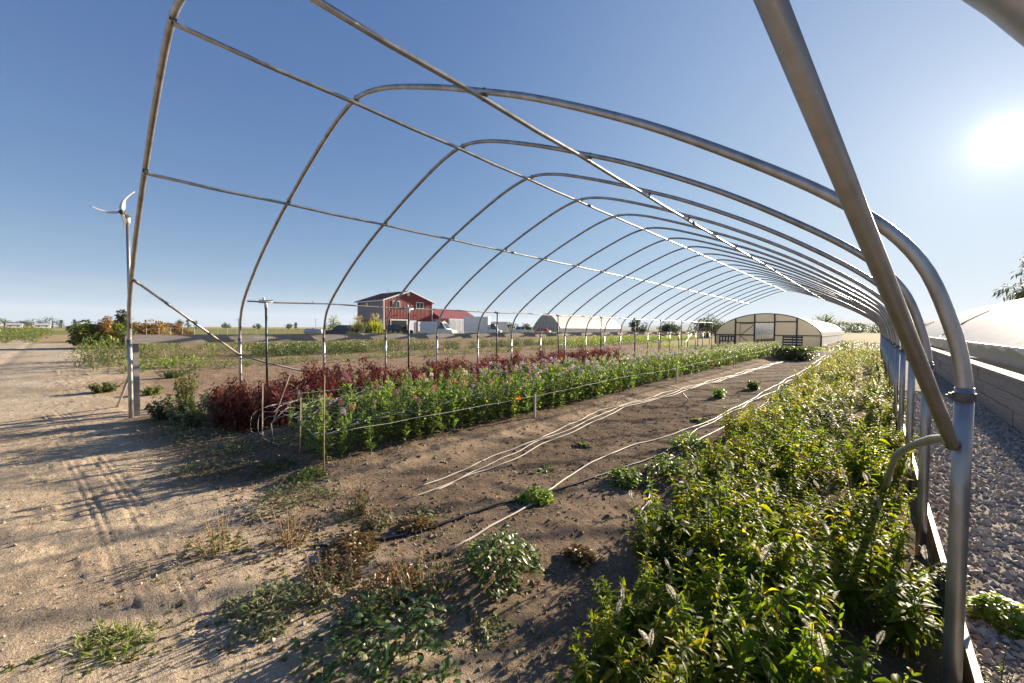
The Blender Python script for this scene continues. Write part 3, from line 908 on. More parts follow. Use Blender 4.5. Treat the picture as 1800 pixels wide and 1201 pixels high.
KINDS = ('pink', 'apricot', 'lavender', 'cream', 'green', 'orange')
SP_HI = [stock_plant(600 + i, .44 + .03 * i, True, 44, .026, .098) for i in range(6)]
SP_LO = [stock_plant(620 + i, .44 + .03 * i, 'flat', 28, .030, .10) for i in range(5)]
SP_MESH = [g.mesh('stock_plant', [ML['stock'], ML['stem']], True) for g, _ in SP_HI]
FH = {k: [flower_head(640 + 10 * j + i, k) for i in range(3)] for j, k in enumerate(KINDS)}
FH_LO = {k: [flower_head(740 + 10 * j + i, k, False) for i in range(2)] for j, k in enumerate(KINDS)}
FH_MESH = {k: [g.mesh('flower_head', [PET[k]], False) for g in v] for k, v in FH.items()}


def flower_kind(x, y, r):
    u = r.uniform()
    if y < 5.5: w = (('pink', .17), ('apricot', .20), ('green', .48), ('lavender', .06), ('cream', .09))
    elif y < 8: w = (('pink', .07), ('apricot', .10), ('lavender', .40), ('green', .27), ('cream', .16))
    elif y < 13: w = (('lavender', .52), ('cream', .25), ('green', .23)) if x > -5.1 else (('cream', .5), ('green', .4), ('lavender', .1))
    else: w = (('cream', .62), ('green', .30), ('lavender', .08))
    for k, p in w:
        if u < p: return k
        u -= p
    return 'green'


spots = []
r = np.random.default_rng(12)
yv = 1.85
while yv < 30.0:
    st = .165 if yv < 9 else .22
    for xv in np.arange(-6.05, -4.08, st):
        x, y = xv + r.normal(0, .03), yv + r.normal(0, .035)
        thin = .75 * (1 - float(sm(np.array(y), 1.8, 2.7))) * (1.2 if x < -4.75 else .05)      # gaps at the near left corner of the bed
        if r.uniform() > thin + .06: spots.append((float(x), float(y)))
    yv += st
vis = sorted(spots, key=lambda p: (p[1] > 5.2 and not (p[0] > -4.35 and p[1] < 12.5)) * 100 + math.hypot(*p) - (2.2 if p[0] > -4.5 else 0))
near, rest = vis[:300], vis[300:]
for x, y in near:
    k = flower_kind(x, y, r)
    vi = int(r.integers(6)); s_ = float(r.uniform(.86, 1.15)) * (1.08 if y > 2.6 else .95)
    o = inst('stock_plant', SP_MESH[vi], None, (x, y, gz(x, y)), float(r.uniform(0, 6.28)), s_, (float(r.normal(0, .07)), float(r.normal(0, .07))))
    lab = {'pink': 'green stock plant topped with pink blossom in the netted flower bed', 'apricot': 'green stock plant topped with faded apricot blossom in the netted bed',
           'lavender': 'green stock plant topped with lavender blossom in the netted flower bed', 'cream': 'green stock plant topped with cream blossom in the netted flower bed',
           'green': 'green stock plant with a spent pale green head in the netted bed'}[k]
    tag(o, lab, 'flower', 'stock flowers in the netted bed')
    if r.uniform() < (.5 if k != 'green' else .45):
        inst('flower_head', FH_MESH[k][int(r.integers(3))], o, tuple(SP_HI[vi][1]), float(r.uniform(0, 6.28)), float(r.uniform(.5, .95)))
o = inst('poppy_plant', SP_MESH[2], None, (-4.02, 4.62, gz(-4.02, 4.62)), 1.0, .62)
tag(o, 'single vivid orange flower at the edge of the netted bed', 'flower')
inst('flower_head', FH_MESH['orange'][0], o, tuple(SP_HI[2][1]), .3, 1.9)
parts = {}
for x, y in rest:
    k = flower_kind(x, y, r); g, tip = SP_LO[int(r.integers(5))]
    s_ = float(r.uniform(.95, 1.25)); R_ = rotz(float(r.uniform(0, 6.28))); T_ = np.array((x, y, gz(x, y)))
    lime = 'stock_lime' if y > 10.5 and r.uniform() < .75 else 'stock'
    parts.setdefault(lime, Geo()).merge(g, R_, T_, s_)
    if r.uniform() < .85:
        parts.setdefault(k, Geo()).merge(FH_LO[k][int(r.integers(2))], R_, T_ + R_ @ (np.array(tip) * s_), s_ * 1.05)
bed = empty('flower_bed', (0, 0, 0), 'long bed of pale and lavender flowers receding toward the far greenhouse', 'flower bed')
bed['kind'] = 'stuff'
for k, g in parts.items():
    mats = [ML[k], ML['stem']] if k in ML else [PET[k]]
    o = g.compact().build('foliage' if k in ML else 'blossoms', mats, bed, False); o['kind'] = 'stuff'


# --- dark red plants along the far posts
def red_plant(seed):
    rs = np.random.default_rng(seed); g = Geo()
    H = rs.uniform(.72, .9)
    for s in range(7):
        a = rs.uniform(0, 6.28); sp = .06 + .20 * rs.uniform()
        h = H * rs.uniform(.72, 1.0) if s else H
        e = np.array((math.cos(a) * sp, math.sin(a) * sp, h))
        tt = np.linspace(0, 1, 5)[:, None]
        P = np.array((0, 0, -.03)) * (1 - tt) + e * tt + np.array((math.cos(a), math.sin(a), 0)) * .05 * np.sin(tt * np.pi)
        g.tube(P, np.linspace(.006, .003, 5), 4, m=1, cap=False)
        n = 52; t = rs.uniform(.0, 1, n) ** .75
        B = np.stack([np.interp(t, tt[:, 0], P[:, j]) for j in range(3)], -1)
        D = rand_dirs(n, -.3, .6, rs)
        pet = rs.uniform(.02, .07, n)[:, None]
        leaves(g, B + D * pet, D, rs.uniform(.07, .14, n) * (1.1 - .3 * t), rs.uniform(.024, .042, n), droop=rs.uniform(.35, .95, n), fold=.3, hi=False, m=0, rs=rs)
    return g.mesh('red_plant', [ML['red'], ML['stem_red']], True)


RED = [red_plant(800 + i) for i in range(6)]
r = np.random.default_rng(13)
yv = 1.5
while yv < 14.4:
    for xv in (-7.85, -7.5, -7.15, -6.8, -6.5):
        x, y = xv + float(r.normal(0, .07)), yv + float(r.normal(0, .07))
        if r.uniform() < .06: continue
        if yv > 12 and xv > -7: continue
        if yv < 1.9 and xv < -7.3: continue
        o = inst('red_plant', RED[int(r.integers(6))], None, (x, y, gz(x, y)), float(r.uniform(0, 6.28)), float(r.uniform(.78, 1.05)) * (.9 if yv < 3 else 1))
        tag(o, 'dark red leafy plant in the row between far posts and flower bed', 'plant', 'dark red plants in a row')
    yv += .40
# ------------------------------------------------------------------ stakes, netting, hoses, weeds, loose stones
def stake(base, top, r_, label, mat='wood_stake', square=False):
    p, q = np.array((base[0], base[1], gz(base[0], base[1]) - .05)), np.array(top, float)
    g = Geo()
    if square: g.bar(p, q, .028, .028)
    else: g.tube([p, (p + q) / 2 + rng.normal(0, .004, 3), q], [r_, r_ * .95, r_ * .85], 7)
    return tag(g.build('stake', M[mat], None, not square), label, 'stake', 'stakes of the flower bed')


stake((-4.06, 1.72), (-4.05, 1.73, 1.00), .007, 'tall thin cane at the near right corner of the netted flower bed')
stake((-4.60, 1.69), (-4.58, 1.70, .72), .007, 'short thin cane in the middle of the near end of the netted bed')
stake((-5.46, 1.59), (-5.47, 1.60, .80), .008, 'upright cane at the near left corner of the netted flower bed')
stake((-5.83, 1.75), (-5.60, 1.95, .86), .008, 'slanting cane holding the curled end of the white netting')
stake((-3.97, 4.97), (-3.97, 4.97, .44), .012, 'square wooden stake beside the orange flower', 'wood_grey', True)
stake((-3.90, 10.9), (-3.90, 10.9, .52), .012, 'square wooden stake beside the lavender part of the bed', 'wood_grey', True)
stake((-3.95, 17.0), (-3.95, 17.0, .55), .012, 'square wooden stake far down the bed near the green hedge', 'wood_grey', True)

# netting over the near end of the bed, its free end curling down
net = empty('plant_netting', (0, 0, 0), 'white plastic support netting over the near end of the flower bed', 'netting')
cell = .15
def net_pt(u, v):
    """u across (m), v along (m); negative v curls over the end"""
    x = -5.75 + u
    if v >= 0:
        y, z = 1.70 + v, .45 + .05 * math.sin(u * 3 + v * 1.2) + .03 * math.sin(v * 5.1 + u * 7)
    else:
        a = -v / .17
        y, z = 1.70 - .17 * math.sin(a), .45 - .17 * (1 - math.cos(a)) + .03 * math.sin(u * 9)
        x += .03 * math.sin(a * 2 + u * 5)
    return np.array((x, y, z))
strand = 0
for i in range(11):
    pts = []
    v = -.46 if i in (0, 2, 3, 5) else 0.
    j = 0
    while v < 4.2:
        off = (.045 if (j + i * 2) % 4 in (0, 1) else -.045) * (1 if i % 2 else -1)
        pts.append(net_pt(i * cell + off, v)); v += cell / 2; j += 1
    Geo().tube(pts, .0018, 4).build('net_strand', M['string'], net)
for k in range(5):
    v = k * .62
    Geo().tube([net_pt(u, v) for u in np.linspace(0, 1.6, 12)], .0022, 4).build('net_strand', M['string'], net)
for (x, z0, z1, y0, y1, nm) in ((-4.03, .42, .50, 1.7, 27.5, 'white string along the aisle side of the flower bed'), (-6.02, .55, .62, 1.9, 27.5, 'white string along the red plants side of the flower bed'),
                                (-5.0, .60, .66, 10.9, 27.5, 'white string over the middle of the far pale flowers')):
    ys = np.linspace(y0, y1, 70)
    zz = np.linspace(z0, z1, 70) - .035 * np.abs(np.sin((ys - y0) / 6.0 * np.pi)) + .006 * np.sin(ys * 7)
    tag(Geo().tube(np.stack([x + .02 * np.sin(ys * 1.3), ys, zz], -1), .0022, 5).build('bed_string', M['string'], None, True), nm, 'string', 'strings of the flower bed')


def hose(path, r_, mat, label, wig=.02, seed=0, group='irrigation hoses', lift=.0):
    rs = np.random.default_rng(seed)
    P = np.array(path, float); n = 14
    P = catmull(P, n)
    L_ = np.concatenate([[0], np.cumsum(np.linalg.norm(np.diff(P, axis=0), axis=1))])
    ph = rs.uniform(0, 6, 3)
    P[:, 0] += wig * (np.sin(L_ * 1.9 + ph[0]) + .6 * np.sin(L_ * 4.3 + ph[1]))
    z = ground_h(P[:, 0], P[:, 1]) + r_ * .7 + lift + .004 * np.sin(L_ * 3 + ph[2])
    z = np.convolve(np.pad(z, 1, 'edge'), [.25, .5, .25], 'valid') + .006
    o = Geo().tube(np.stack([P[:, 0], P[:, 1], z], -1), r_, 7).build('hose', M[mat], None, True)
    return tag(o, label, 'hose', group)


A_ = [(-3.08, 2.15), (-3.26, 3.64), (-3.50, 5.4), (-3.62, 7.0), (-3.55, 9.66), (-3.45, 12.9), (-3.40, 16.7), (-3.26, 23.75)]
hose(A_, .0065, 'white_hose', 'pale drip tape nearest the flower bed, first of three side by side', .03, 1)
hose([(x + .10, y + .05) for x, y in A_], .0065, 'white_hose', 'pale drip tape in the middle of three beside the flower bed', .03, 2)
hose([(-3.0, 1.95)] + [(x + .22 - .004 * y, y + .1) for x, y in A_[1:]], .0065, 'white_hose', 'pale drip tape farthest from the flower bed among three side by side', .035, 3)
hose([(-1.98, 1.62), (-2.1, 2.56), (-2.22, 3.15), (-2.24, 4.6), (-1.95, 6.9), (-1.90, 10.0), (-1.90, 19.1), (-2.2, 31.)], .0085, 'white_hose', 'grey white water pipe with a dark open end crossing the black hose', .02, 4)
hose([(-2.75, 1.10), (-2.44, 1.63), (-2.31, 2.3), (-2.17, 2.81), (-1.92, 3.94), (-1.79, 4.87), (-1.84, 5.6)], .011, 'black_pipe', 'black hose across the bare soil under the small green weed', .01, 5)
hose([(-1.84, 5.6), (-1.88, 7.4), (-1.78, 10), (-1.74, 13), (-1.72, 19), (-1.95, 30)], .007, 'white_hose', 'pale drip tape running on from the black hose', .035, 6)
hose([(-1.30, 2.95), (-1.42, 3.4), (-1.62, 3.9), (-1.68, 5.0), (-1.60, 7.4), (-1.58, 11.0), (-1.60, 18.)], .007, 'white_hose', 'drip tape hugging the edge of the leafy bed', .03, 7)
g = Geo().tube([(-1.99, 1.60, gz(-1.99, 1.6) + .02), (-2.03, 1.53, gz(-2.03, 1.53) + .012)], .016, 8)
tag(g.build('hose_coupling', M['black_pipe'], None, True), 'dark coupling at the end of the grey white water pipe', 'coupling')
cu = [(-2.88 + .05 * math.sin(t * 5), 8.57 + .05 * math.cos(t * 5), gz(-2.88, 8.57) + .24 * t - .10 * max(0, t - .8) * 5) for t in np.linspace(0, 1, 16)]
tag(Geo().tube(cu, .011, 7).build('tubing_curl', M['white_plastic'], None, True), 'short curl of white tubing sticking up from the aisle', 'tubing')


# ------------------------------------------------------------------ weeds
def weed_geo(kind, seed, R=.15, H=.15, n=None):
    rs = np.random.default_rng(seed); g = Geo()
    if kind in ('mat', 'broad', 'rosette'):
        n = n or {'mat': 420, 'broad': 460, 'rosette': 40}[kind]
        a = rs.uniform(0, 6.28, n); rr = np.sqrt(rs.uniform(0, 1, n)) * (1 + .25 * np.sin(a * 3 + rs.uniform(0, 6)) + .15 * np.sin(a * 5 + rs.uniform(0, 6)))
        hz = 1.25 * H * (1 - .75 * np.clip(rr, 0, 1) ** 2) * rs.uniform(.15, 1, n)
        B = np.stack([np.cos(a) * rr * R, np.sin(a) * rr * R, hz], -1)
        D = np.stack([np.cos(a + rs.normal(0, .8, n)), np.sin(a + rs.normal(0, .8, n)), rs.uniform(-.1, .9, n)], -1)
        if kind == 'mat': leaves(g, B, D, rs.uniform(.03, .058, n), rs.uniform(.012, .024, n), droop=.3, hi=False, shape='oval', rs=rs)
        elif kind == 'broad': leaves(g, B, D, rs.uniform(.025, .062, n), rs.uniform(.018, .038, n), droop=.4, hi=True, shape='oval', rs=rs)
        else:
            B[:, 2] *= .3
            leaves(g, B * .35, D, rs.uniform(.5, 1., n) * R * .9, R * .22, droop=.5, hi=True, shape='oval', rs=rs)
        k = 14
        for i in range(k):
            e = B[rs.integers(n)]; g.tube([(0, 0, -.01), e * np.array((.5, .5, .4)), e], .0018, 3, m=1, cap=False)
    elif kind == 'stalk':
        k = n or 20
        for i in range(k):
            a = rs.uniform(0, 6.28); rr = R * math.sqrt(rs.uniform()); h = H * rs.uniform(.45, 1.)
            b0 = np.array((math.cos(a) * rr * .5, math.sin(a) * rr * .5, -.01)); e = np.array((math.cos(a) * rr * 1.1, math.sin(a) * rr * 1.1, h))
            md = (b0 + e) / 2 + np.array((0, 0, h * .08))
            g.tube([b0, md, e], [.0028, .0022, .0012], 4, m=1, cap=False)
            q = 16; t = rs.uniform(.35, 1, q)[:, None]
            leaves(g, b0 + (e - b0) * t, rand_dirs(q, -.1, 1.0, rs), rs.uniform(.010, .022, q), rs.uniform(.006, .011, q), hi=False, m=1, rs=rs)       # seed bits on the stalk
            q = 7; t = rs.uniform(.05, .7, q)[:, None]
            leaves(g, b0 + (e - b0) * t, rand_dirs(q, -.2, .8, rs), rs.uniform(.03, .06, q), rs.uniform(.010, .020, q), droop=.5, hi=False, m=0, rs=rs)
    elif kind == 'grass':
        k = n or 330
        a = rs.uniform(0, 6.28, k); rr = np.sqrt(rs.uniform(0, 1, k)) * R
        B = np.stack([np.cos(a) * rr * 1.3, np.sin(a) * rr * .7, np.full(k, -.01)], -1)
        leaves(g, B, rand_dirs(k, .35, 1.3, rs), H * rs.uniform(.5, 1.1, k), rs.uniform(.004, .008, k), droop=rs.uniform(.1, .7, k), hi=True, shape='lance', rs=rs)
    elif kind == 'tall':
        k = n or (34 if R >= .25 else 16)
        for i in range(k):
            a = rs.uniform(0, 6.28); rr = R * rs.uniform(.1, .8); h = H * rs.uniform(.5, 1.)
            e = np.array((math.cos(a) * rr, math.sin(a) * rr, h)); b0 = e * np.array((.35, .35, 0)) - (0, 0, .01)
            g.tube([b0, (b0 + e) / 2, e], [.004, .003, .0015], 4, m=1, cap=False)
            q = 26; t = rs.uniform(.08, 1, q)
            leaves(g, b0 + (e - b0) * t[:, None], rand_dirs(q, -.3, .7, rs), rs.uniform(.05, .10, q) * (1.2 - .6 * t), rs.uniform(.022, .045, q), droop=.5, hi=False, m=0, rs=rs, shape='oval')
    return g.compact()


W_ = [  # x, y, kind, radius, height, leaf, stem, label, scale-turn seed
    (-3.21, .67, 'stalk', .19, .26, 'weed', 'stem_dry', 'dry seedy weed standing alone on the tan yard'),
    (-2.94, 1.01, 'stalk', .19, .24, 'rust', 'stem_dry', 'yellow brown seedy weed between the yard and the aisle'),
    (-2.32, .70, 'mat', .19, .07, 'weed_grey', 'stem', 'low grey green weed mat casting a long shadow on the yard'),
    (-2.22, .96, 'stalk', .17, .27, 'weed_grey', 'stem_dry', 'upright brown stalked weed next to the grey green mat'),
    (-2.62, .13, 'grass', .15, .10, 'weed_bright', 'stem', 'lone green grass tuft at the bottom of the yard'),
    (-1.62, .97, 'broad', .30, .17, 'weed_dark', 'stem', 'big dark leafy weed at the bottom edge beside the aisle'),
    (-1.62, 1.72, 'broad', .21, .20, 'weed_dark', 'stem', 'dark broad leaved weed near the open pipe end'),
    (-1.80, 1.30, 'stalk', .22, .36, 'weed', 'stem_dry', 'tall reddish brown stalks in front of the broad leaved weed'),
    (-1.98, 1.22, 'mat', .16, .08, 'rust', 'stem_dry', 'low rusty patch beside the tall reddish stalks'),
    (-3.65, 1.28, 'mat', .27, .13, 'weed_grey', 'stem', 'grey green leafy clump in front of the flower bed'),
    (-5.00, .98, 'mat', .34, .10, 'weed_grey', 'stem', 'wide pale green weed mat spreading onto the yard'),
    (-5.62, 1.40, 'mat', .32, .09, 'weed_grey', 'stem', 'pale weed patch in front of the curled netting'),
    (-5.2, 1.95, 'mat', .34, .12, 'weed_grey', 'stem', 'pale dry leaves under the white netting'),
    (-4.6, 1.45, 'mat', .2, .08, 'weed', 'stem', 'small green patch at the foot of the short cane'),
    (-4.05, 1.55, 'mat', .16, .07, 'weed_dark', 'stem', 'small dark weed at the foot of the tall cane'),
    (-8.25, 1.30, 'tall', .26, .95, 'weed', 'stem', 'tallest leafy weed inside the far corner post'),
    (-7.85, 1.25, 'tall', .38, .45, 'weed_grey', 'stem', 'bushy grey weed between the corner post and red plants'),
    (-8.45, 1.05, 'tall', .34, .40, 'weed_grey', 'stem', 'low grey weed at the foot of the corner post'),
    (-7.75, 1.75, 'tall', .35, .55, 'weed', 'stem', 'leafy weed leaning into the first red plants'),
    (-8.35, 1.75, 'tall', .35, .45, 'weed_grey', 'stem', 'grey weed behind the tall leafy weed'),
    (-7.3, 1.25, 'tall', .35, .34, 'weed_grey', 'stem', 'low pale weed in front of the first red plants'),
    (-8.0, .80, 'grass', .45, .08, 'weed_bright', 'stem', 'short green grass strip in front of the corner post'),
    (-7.2, .95, 'mat', .42, .07, 'straw', 'stem_dry', 'patch of dry straw coloured leaves in front of the red plants'),
    (-6.6, 1.25, 'mat', .42, .10, 'weed_grey', 'stem', 'weed patch in the shade before the red plants'),
    (-3.05, 1.53, 'stalk', .15, .30, 'weed_dark', 'stem_dry', 'leafy brown stalked weed at the start of the aisle'),
    (-2.67, 1.90, 'rosette', .11, .08, 'weed_grey', 'stem', 'small grey rosette alone on the bare soil'),
    (-2.12, 2.70, 'broad', .13, .09, 'weed_bright', 'stem', 'small bright green weed growing over the black hose'),
    (-2.56, 3.35, 'rosette', .13, .08, 'weed_grey', 'stem', 'pale rosette between the two sets of drip tapes'),
    (-2.76, 4.45, 'rosette', .12, .06, 'weed', 'stem', 'tiny green rosette near the three drip tapes'),
    (-1.72, 3.55, 'broad', .16, .12, 'weed_bright', 'stem', 'green clump beside the leafy bed, nearer of two'),
    (-1.50, 4.05, 'broad', .20, .15, 'weed_bright', 'stem', 'green clump touching the leafy bed, larger of two'),
    (-1.65, 5.1, 'broad', .20, .16, 'weed_bright', 'stem', 'green clump lying over the drip tape by the leafy bed'),
    (-2.57, 1.28, 'mat', .15, .06, 'rust', 'stem_dry', 'reddish low patch left of the black hose end'),
    (-2.38, 1.08, 'mat', .14, .05, 'rust', 'stem_dry', 'small rusty patch below the black hose end'),
    (-2.51, 1.73, 'mat', .11, .04, 'rust', 'stem_dry', 'rust coloured sprig beside the black hose'),
    (-1.36, 2.16, 'mat', .07, .05, 'rust', 'stem_dry', 'tiny rust red sprig beside the leafy bed'),
    (-1.86, 1.00, 'stalk', .15, .22, 'weed', 'stem_dry', 'thin dry stalks beside the big dark weed'),
    (-1.38, 1.36, 'rosette', .07, .05, 'weed_grey', 'stem', 'tiny pale rosette near the leafy bed at the bottom'),
    (-2.75, 1.55, 'stalk', .11, .18, 'weed_grey', 'stem_dry', 'thin seedy sprigs behind the reddish patch'),
    (-2.05, 6.9, 'rosette', .2, .12, 'weed', 'stem', 'weed growing between the drip tapes past the tubing curl'),
    (-2.5, 9.6, 'tall', .22, .25, 'weed_bright', 'stem', 'yellow green weed tuft in the middle of the aisle'),
    (-2.2, 11.4, 'tall', .25, .22, 'weed', 'stem', 'weed tuft farther down the aisle beside the drip tapes'),
    (-12.7, .6, 'tall', .45, .25, 'weed', 'stem', 'low weed on the yard left of the corner post'),
    (-11.6, 1.3, 'tall', .3, .2, 'weed', 'stem', 'small weed just behind the leaning pole'),
    (-14.9, 2.1, 'tall', .5, .25, 'weed_dark', 'stem', 'low weed on the bare strip behind the corner post'),
    (-11.0, 2.7, 'tall', .35, .16, 'weed', 'stem', 'small weed on the bare strip left of the red plants'),
    (.52, 3.2, 'broad', .12, .10, 'weed_bright', 'stem', 'bright green weed on the gravel by the near post'),
    (.40, 2.5, 'stalk', .16, .2, 'weed_grey', 'stem', 'grey wispy weed at the foot of the near post'),
    (.28, 3.0, 'tall', .14, .36, 'weed_grey', 'stem', 'feathery grey weed between the bed and the edge board'),
    (.62, 5.2, 'rosette', .10, .06, 'weed_bright', 'stem', 'small weed in the gravel by the third post'),
]
for i, (x, y, kind, R_, H_, lf, stm, lab) in enumerate(W_):
    g = weed_geo(kind, 900 + i, R_, H_)
    o = g.build('weed', [ML[lf], ML[stm]], None, False, (x, y, gz(x, y)))
    o.rotation_euler = (0, 0, float(rng.uniform(0, 6.28)) if kind != 'grass' else .5)
    tag(o, lab, 'weed', 'weeds on bare ground')

# ------------------------------------------------------------------ gravel, clods, litter
def stone_geo(seed, flat=.6):
    rs = np.random.default_rng(seed)
    t = (1 + 5 ** .5) / 2
    v = np.array([(-1, t, 0), (1, t, 0), (-1, -t, 0), (1, -t, 0), (0, -1, t), (0, 1, t), (0, -1, -t), (0, 1, -t), (t, 0, -1), (t, 0, 1), (-t, 0, -1), (-t, 0, 1)]) / 1.9
    f = [(0, 11, 5), (0, 5, 1), (0, 1, 7), (0, 7, 10), (0, 10, 11), (1, 5, 9), (5, 11, 4), (11, 10, 2), (10, 7, 6), (7, 1, 8), (3, 9, 4), (3, 4, 2), (3, 2, 6), (3, 6, 8), (3, 8, 9), (4, 9, 5), (2, 4, 11), (6, 2, 10), (8, 6, 7), (9, 8, 1)]
    v = v * rs.uniform(.7, 1.25, (12, 1)) * np.array((1., rs.uniform(.6, .95), flat))
    return Geo().add(v, t=f)


def chip_stone(seed, flat=.6):
    """eight-sided angular stone"""
    rs = np.random.default_rng(seed)
    v = np.array([(1, 0, 0), (0, 1, 0), (-1, 0, 0), (0, -1, 0), (0, 0, 1), (0, 0, -1)]) * 1.15 * rs.uniform(.75, 1.25, (6, 1)) + rs.normal(0, .16, (6, 3))
    v = v * np.array((1., rs.uniform(.65, .95), flat))
    return Geo().add(v, t=[(0, 1, 4), (1, 2, 4), (2, 3, 4), (3, 0, 4), (1, 0, 5), (2, 1, 5), (3, 2, 5), (0, 3, 5)])


def scatter(xy, size, protos, rs, lift=.0):
    """many small pieces merged into one mesh (vectorised per prototype)"""
    g = Geo(); xy = np.asarray(xy); size = np.asarray(size)
    z = ground_h(xy[:, 0], xy[:, 1]) + lift * size
    which = rs.integers(len(protos), size=len(xy))
    for k, p in enumerate(protos):
        s = which == k; n = int(s.sum())
        if not n: continue
        pv = np.concatenate(p.v); a = rs.uniform(0, 6.28, n)
        c_, s_ = np.cos(a), np.sin(a)
        V = np.empty((n, len(pv), 3))
        V[..., 0] = pv[:, 0] * c_[:, None] - pv[:, 1] * s_[:, None]; V[..., 1] = pv[:, 0] * s_[:, None] + pv[:, 1] * c_[:, None]; V[..., 2] = pv[:, 2]
        V *= size[s][:, None, None]
        V[..., 0] += xy[s, 0][:, None]; V[..., 1] += xy[s, 1][:, None]; V[..., 2] += z[s][:, None]
        off = (np.arange(n) * len(pv))[:, None, None]
        t = (np.concatenate(p.t)[None] + off).reshape(-1, 3) if p.t else None
        q = (np.concatenate(p.q)[None] + off).reshape(-1, 4) if p.q else None
        g.add(V.reshape(-1, 3), q, t)
    return g


def chip_mat(name, cs, rough=.85):
    m, nt, out = new_mat(name); N, L = nt.nodes, nt.links
    geo = N.new('ShaderNodeNewGeometry'); rp = N.new('ShaderNodeValToRGB'); e = rp.color_ramp.elements
    e[0].color = (*cs[0], 1); e[1].color = (*cs[-1], 1)
    for i, c_ in enumerate(cs[1:-1]): e.new((i + 1) / (len(cs) - 1)).color = (*c_, 1)
    L.new(geo.outputs['Random Per Island'], rp.inputs[0])
    b = principled(nt, cs[0], rough, 0, .3); L.new(rp.outputs[0], b.inputs['Base Color']); L.new(b.outputs[0], out.inputs[0])
    return m


rs = np.random.default_rng(21)
STONES = [chip_stone(1000 + i, .6) for i in range(10)]
n = 26000
gyv = .9 + 13 * rs.uniform(0, 1, n) ** 1.5; gxv = rs.uniform(.36, 1.62, n)
o = scatter(np.stack([gxv, gyv], -1), np.clip(rs.gamma(4, .0028, n), .005, .032) * (1 + .05 * gyv), STONES, rs, .25).build('gravel', chip_mat('gravel_stone', [(.26, .235, .205), (.40, .36, .31), (.50, .45, .385), (.34, .275, .215), (.60, .56, .50)]), None, False)
tag(o, 'grey and tan gravel path between the near posts and timber wall', 'gravel', kind='stuff')
for (x, y, s_, lab) in ((.78, 3.35, .05, 'pale flat stone lying on the gravel, smaller of two'), (.98, 3.25, .075, 'large pale flat stone on the gravel near the timber wall'), (.40, 7.4, .035, 'white chunk by the edge board beyond the curved pipe')):
    o = stone_geo(1100 + int(x * 10), .35).build('stone', chip_mat('pale_stone', [(.55, .53, .50), (.62, .6, .57)]), None, True, (x, y, gz(x, y) + .01)); o.scale = (s_, s_ * 1.3, s_)
    tag(o, lab, 'stone', 'pale stones on the gravel')
# clods and pebbles on earth
n = 15000
cx = rs.uniform(-8.6, .1, n); cy = .9 + 7.5 * rs.uniform(0, 1, n) ** 1.4
keep = ~((cx > -1.0) & (cy > .8))
o = scatter(np.stack([cx, cy], -1)[keep], np.minimum(rs.gamma(1.5, .0035, n) + .003, .02)[keep], STONES, rs, .2).build('soil_clods', chip_mat('clod', [(.15, .108, .075), (.20, .145, .10), (.25, .19, .135), (.17, .12, .085)], .95), None, False)
tag(o, 'small brown soil clods over the tunnel floor', 'soil', kind='stuff')
n = 5200
cx = -.6 - 11 * rs.uniform(0, 1, n) ** 1.3; cy = rs.uniform(-3.0, 1.1, n)
o = scatter(np.stack([cx, cy], -1), np.minimum(rs.gamma(1.1, .0028, n) + .002, .018), STONES, rs, .2).build('pebbles', chip_mat('pebble', [(.30, .24, .175), (.40, .32, .235), (.44, .38, .31), (.24, .185, .13)], .9), None, False)
tag(o, 'small tan pebbles strewn over the yard', 'pebbles', kind='stuff')
chip = [Geo().add([(-1, -.2, 0), (1, -.25, .05), (1.1, .2, .2), (-.9, .25, .12)], [(0, 1, 2, 3)]), Geo().add([(-1, -.5, 0), (.2, -.6, .25), (1.1, .1, .1), (.1, .6, .3), (-.8, .3, .05)], t=[(0, 1, 2), (0, 2, 3), (0, 3, 4)])]
straw = [Geo().bar((-1.6, 0, .06), (1.6, .2, .09), .07, .05)]
n = 2600
cx = np.concatenate([rs.uniform(-8.8, -1., n // 2), rs.normal(-5.2, 1.6, n - n // 2)]); cy = np.concatenate([.3 + 6 * rs.uniform(0, 1, n // 2) ** 1.5, rs.normal(1.35, .45, n - n // 2)])
o = scatter(np.stack([cx, cy], -1), rs.uniform(.006, .019, n), chip, rs, .1).build('leaf_litter', chip_mat('dead_leaf', [(.33, .25, .15), (.22, .13, .065), (.42, .35, .22), (.28, .26, .15)], .8), None, False)
tag(o, 'dry dead leaves scattered on the bare ground', 'leaf litter', kind='stuff')
n = 420
cx = rs.uniform(-8, -1.2, n); cy = -.2 + 5 * rs.uniform(0, 1, n) ** 1.5
o = scatter(np.stack([cx, cy], -1), rs.uniform(.006, .018, n), straw, rs, .05).build('straw_litter', chip_mat('straw_bit', [(.42, .34, .2), (.5, .42, .27), (.3, .2, .1)], .7), None, False)
tag(o, 'bits of dry straw lying on the soil', 'straw', kind='stuff')
for (x0, y0, x1, y1, lab) in ((-2.12, 1.03, -1.83, 1.22, 'long dry straw stalk beside the reddish stalks'), (-1.52, .80, -1.44, 1.02, 'orange brown dry stalk beside the big dark weed')):
    z0, z1 = gz(x0, y0) + .01, gz(x1, y1) + .05
    tag(Geo().tube([(x0, y0, z0), ((x0 + x1) / 2, (y0 + y1) / 2 + .01, (z0 + z1) / 2 + .02), (x1, y1, z1)], .004, 5).build('dry_stalk', ML['stem_dry'], None, True), lab, 'stalk', 'dry stalks')

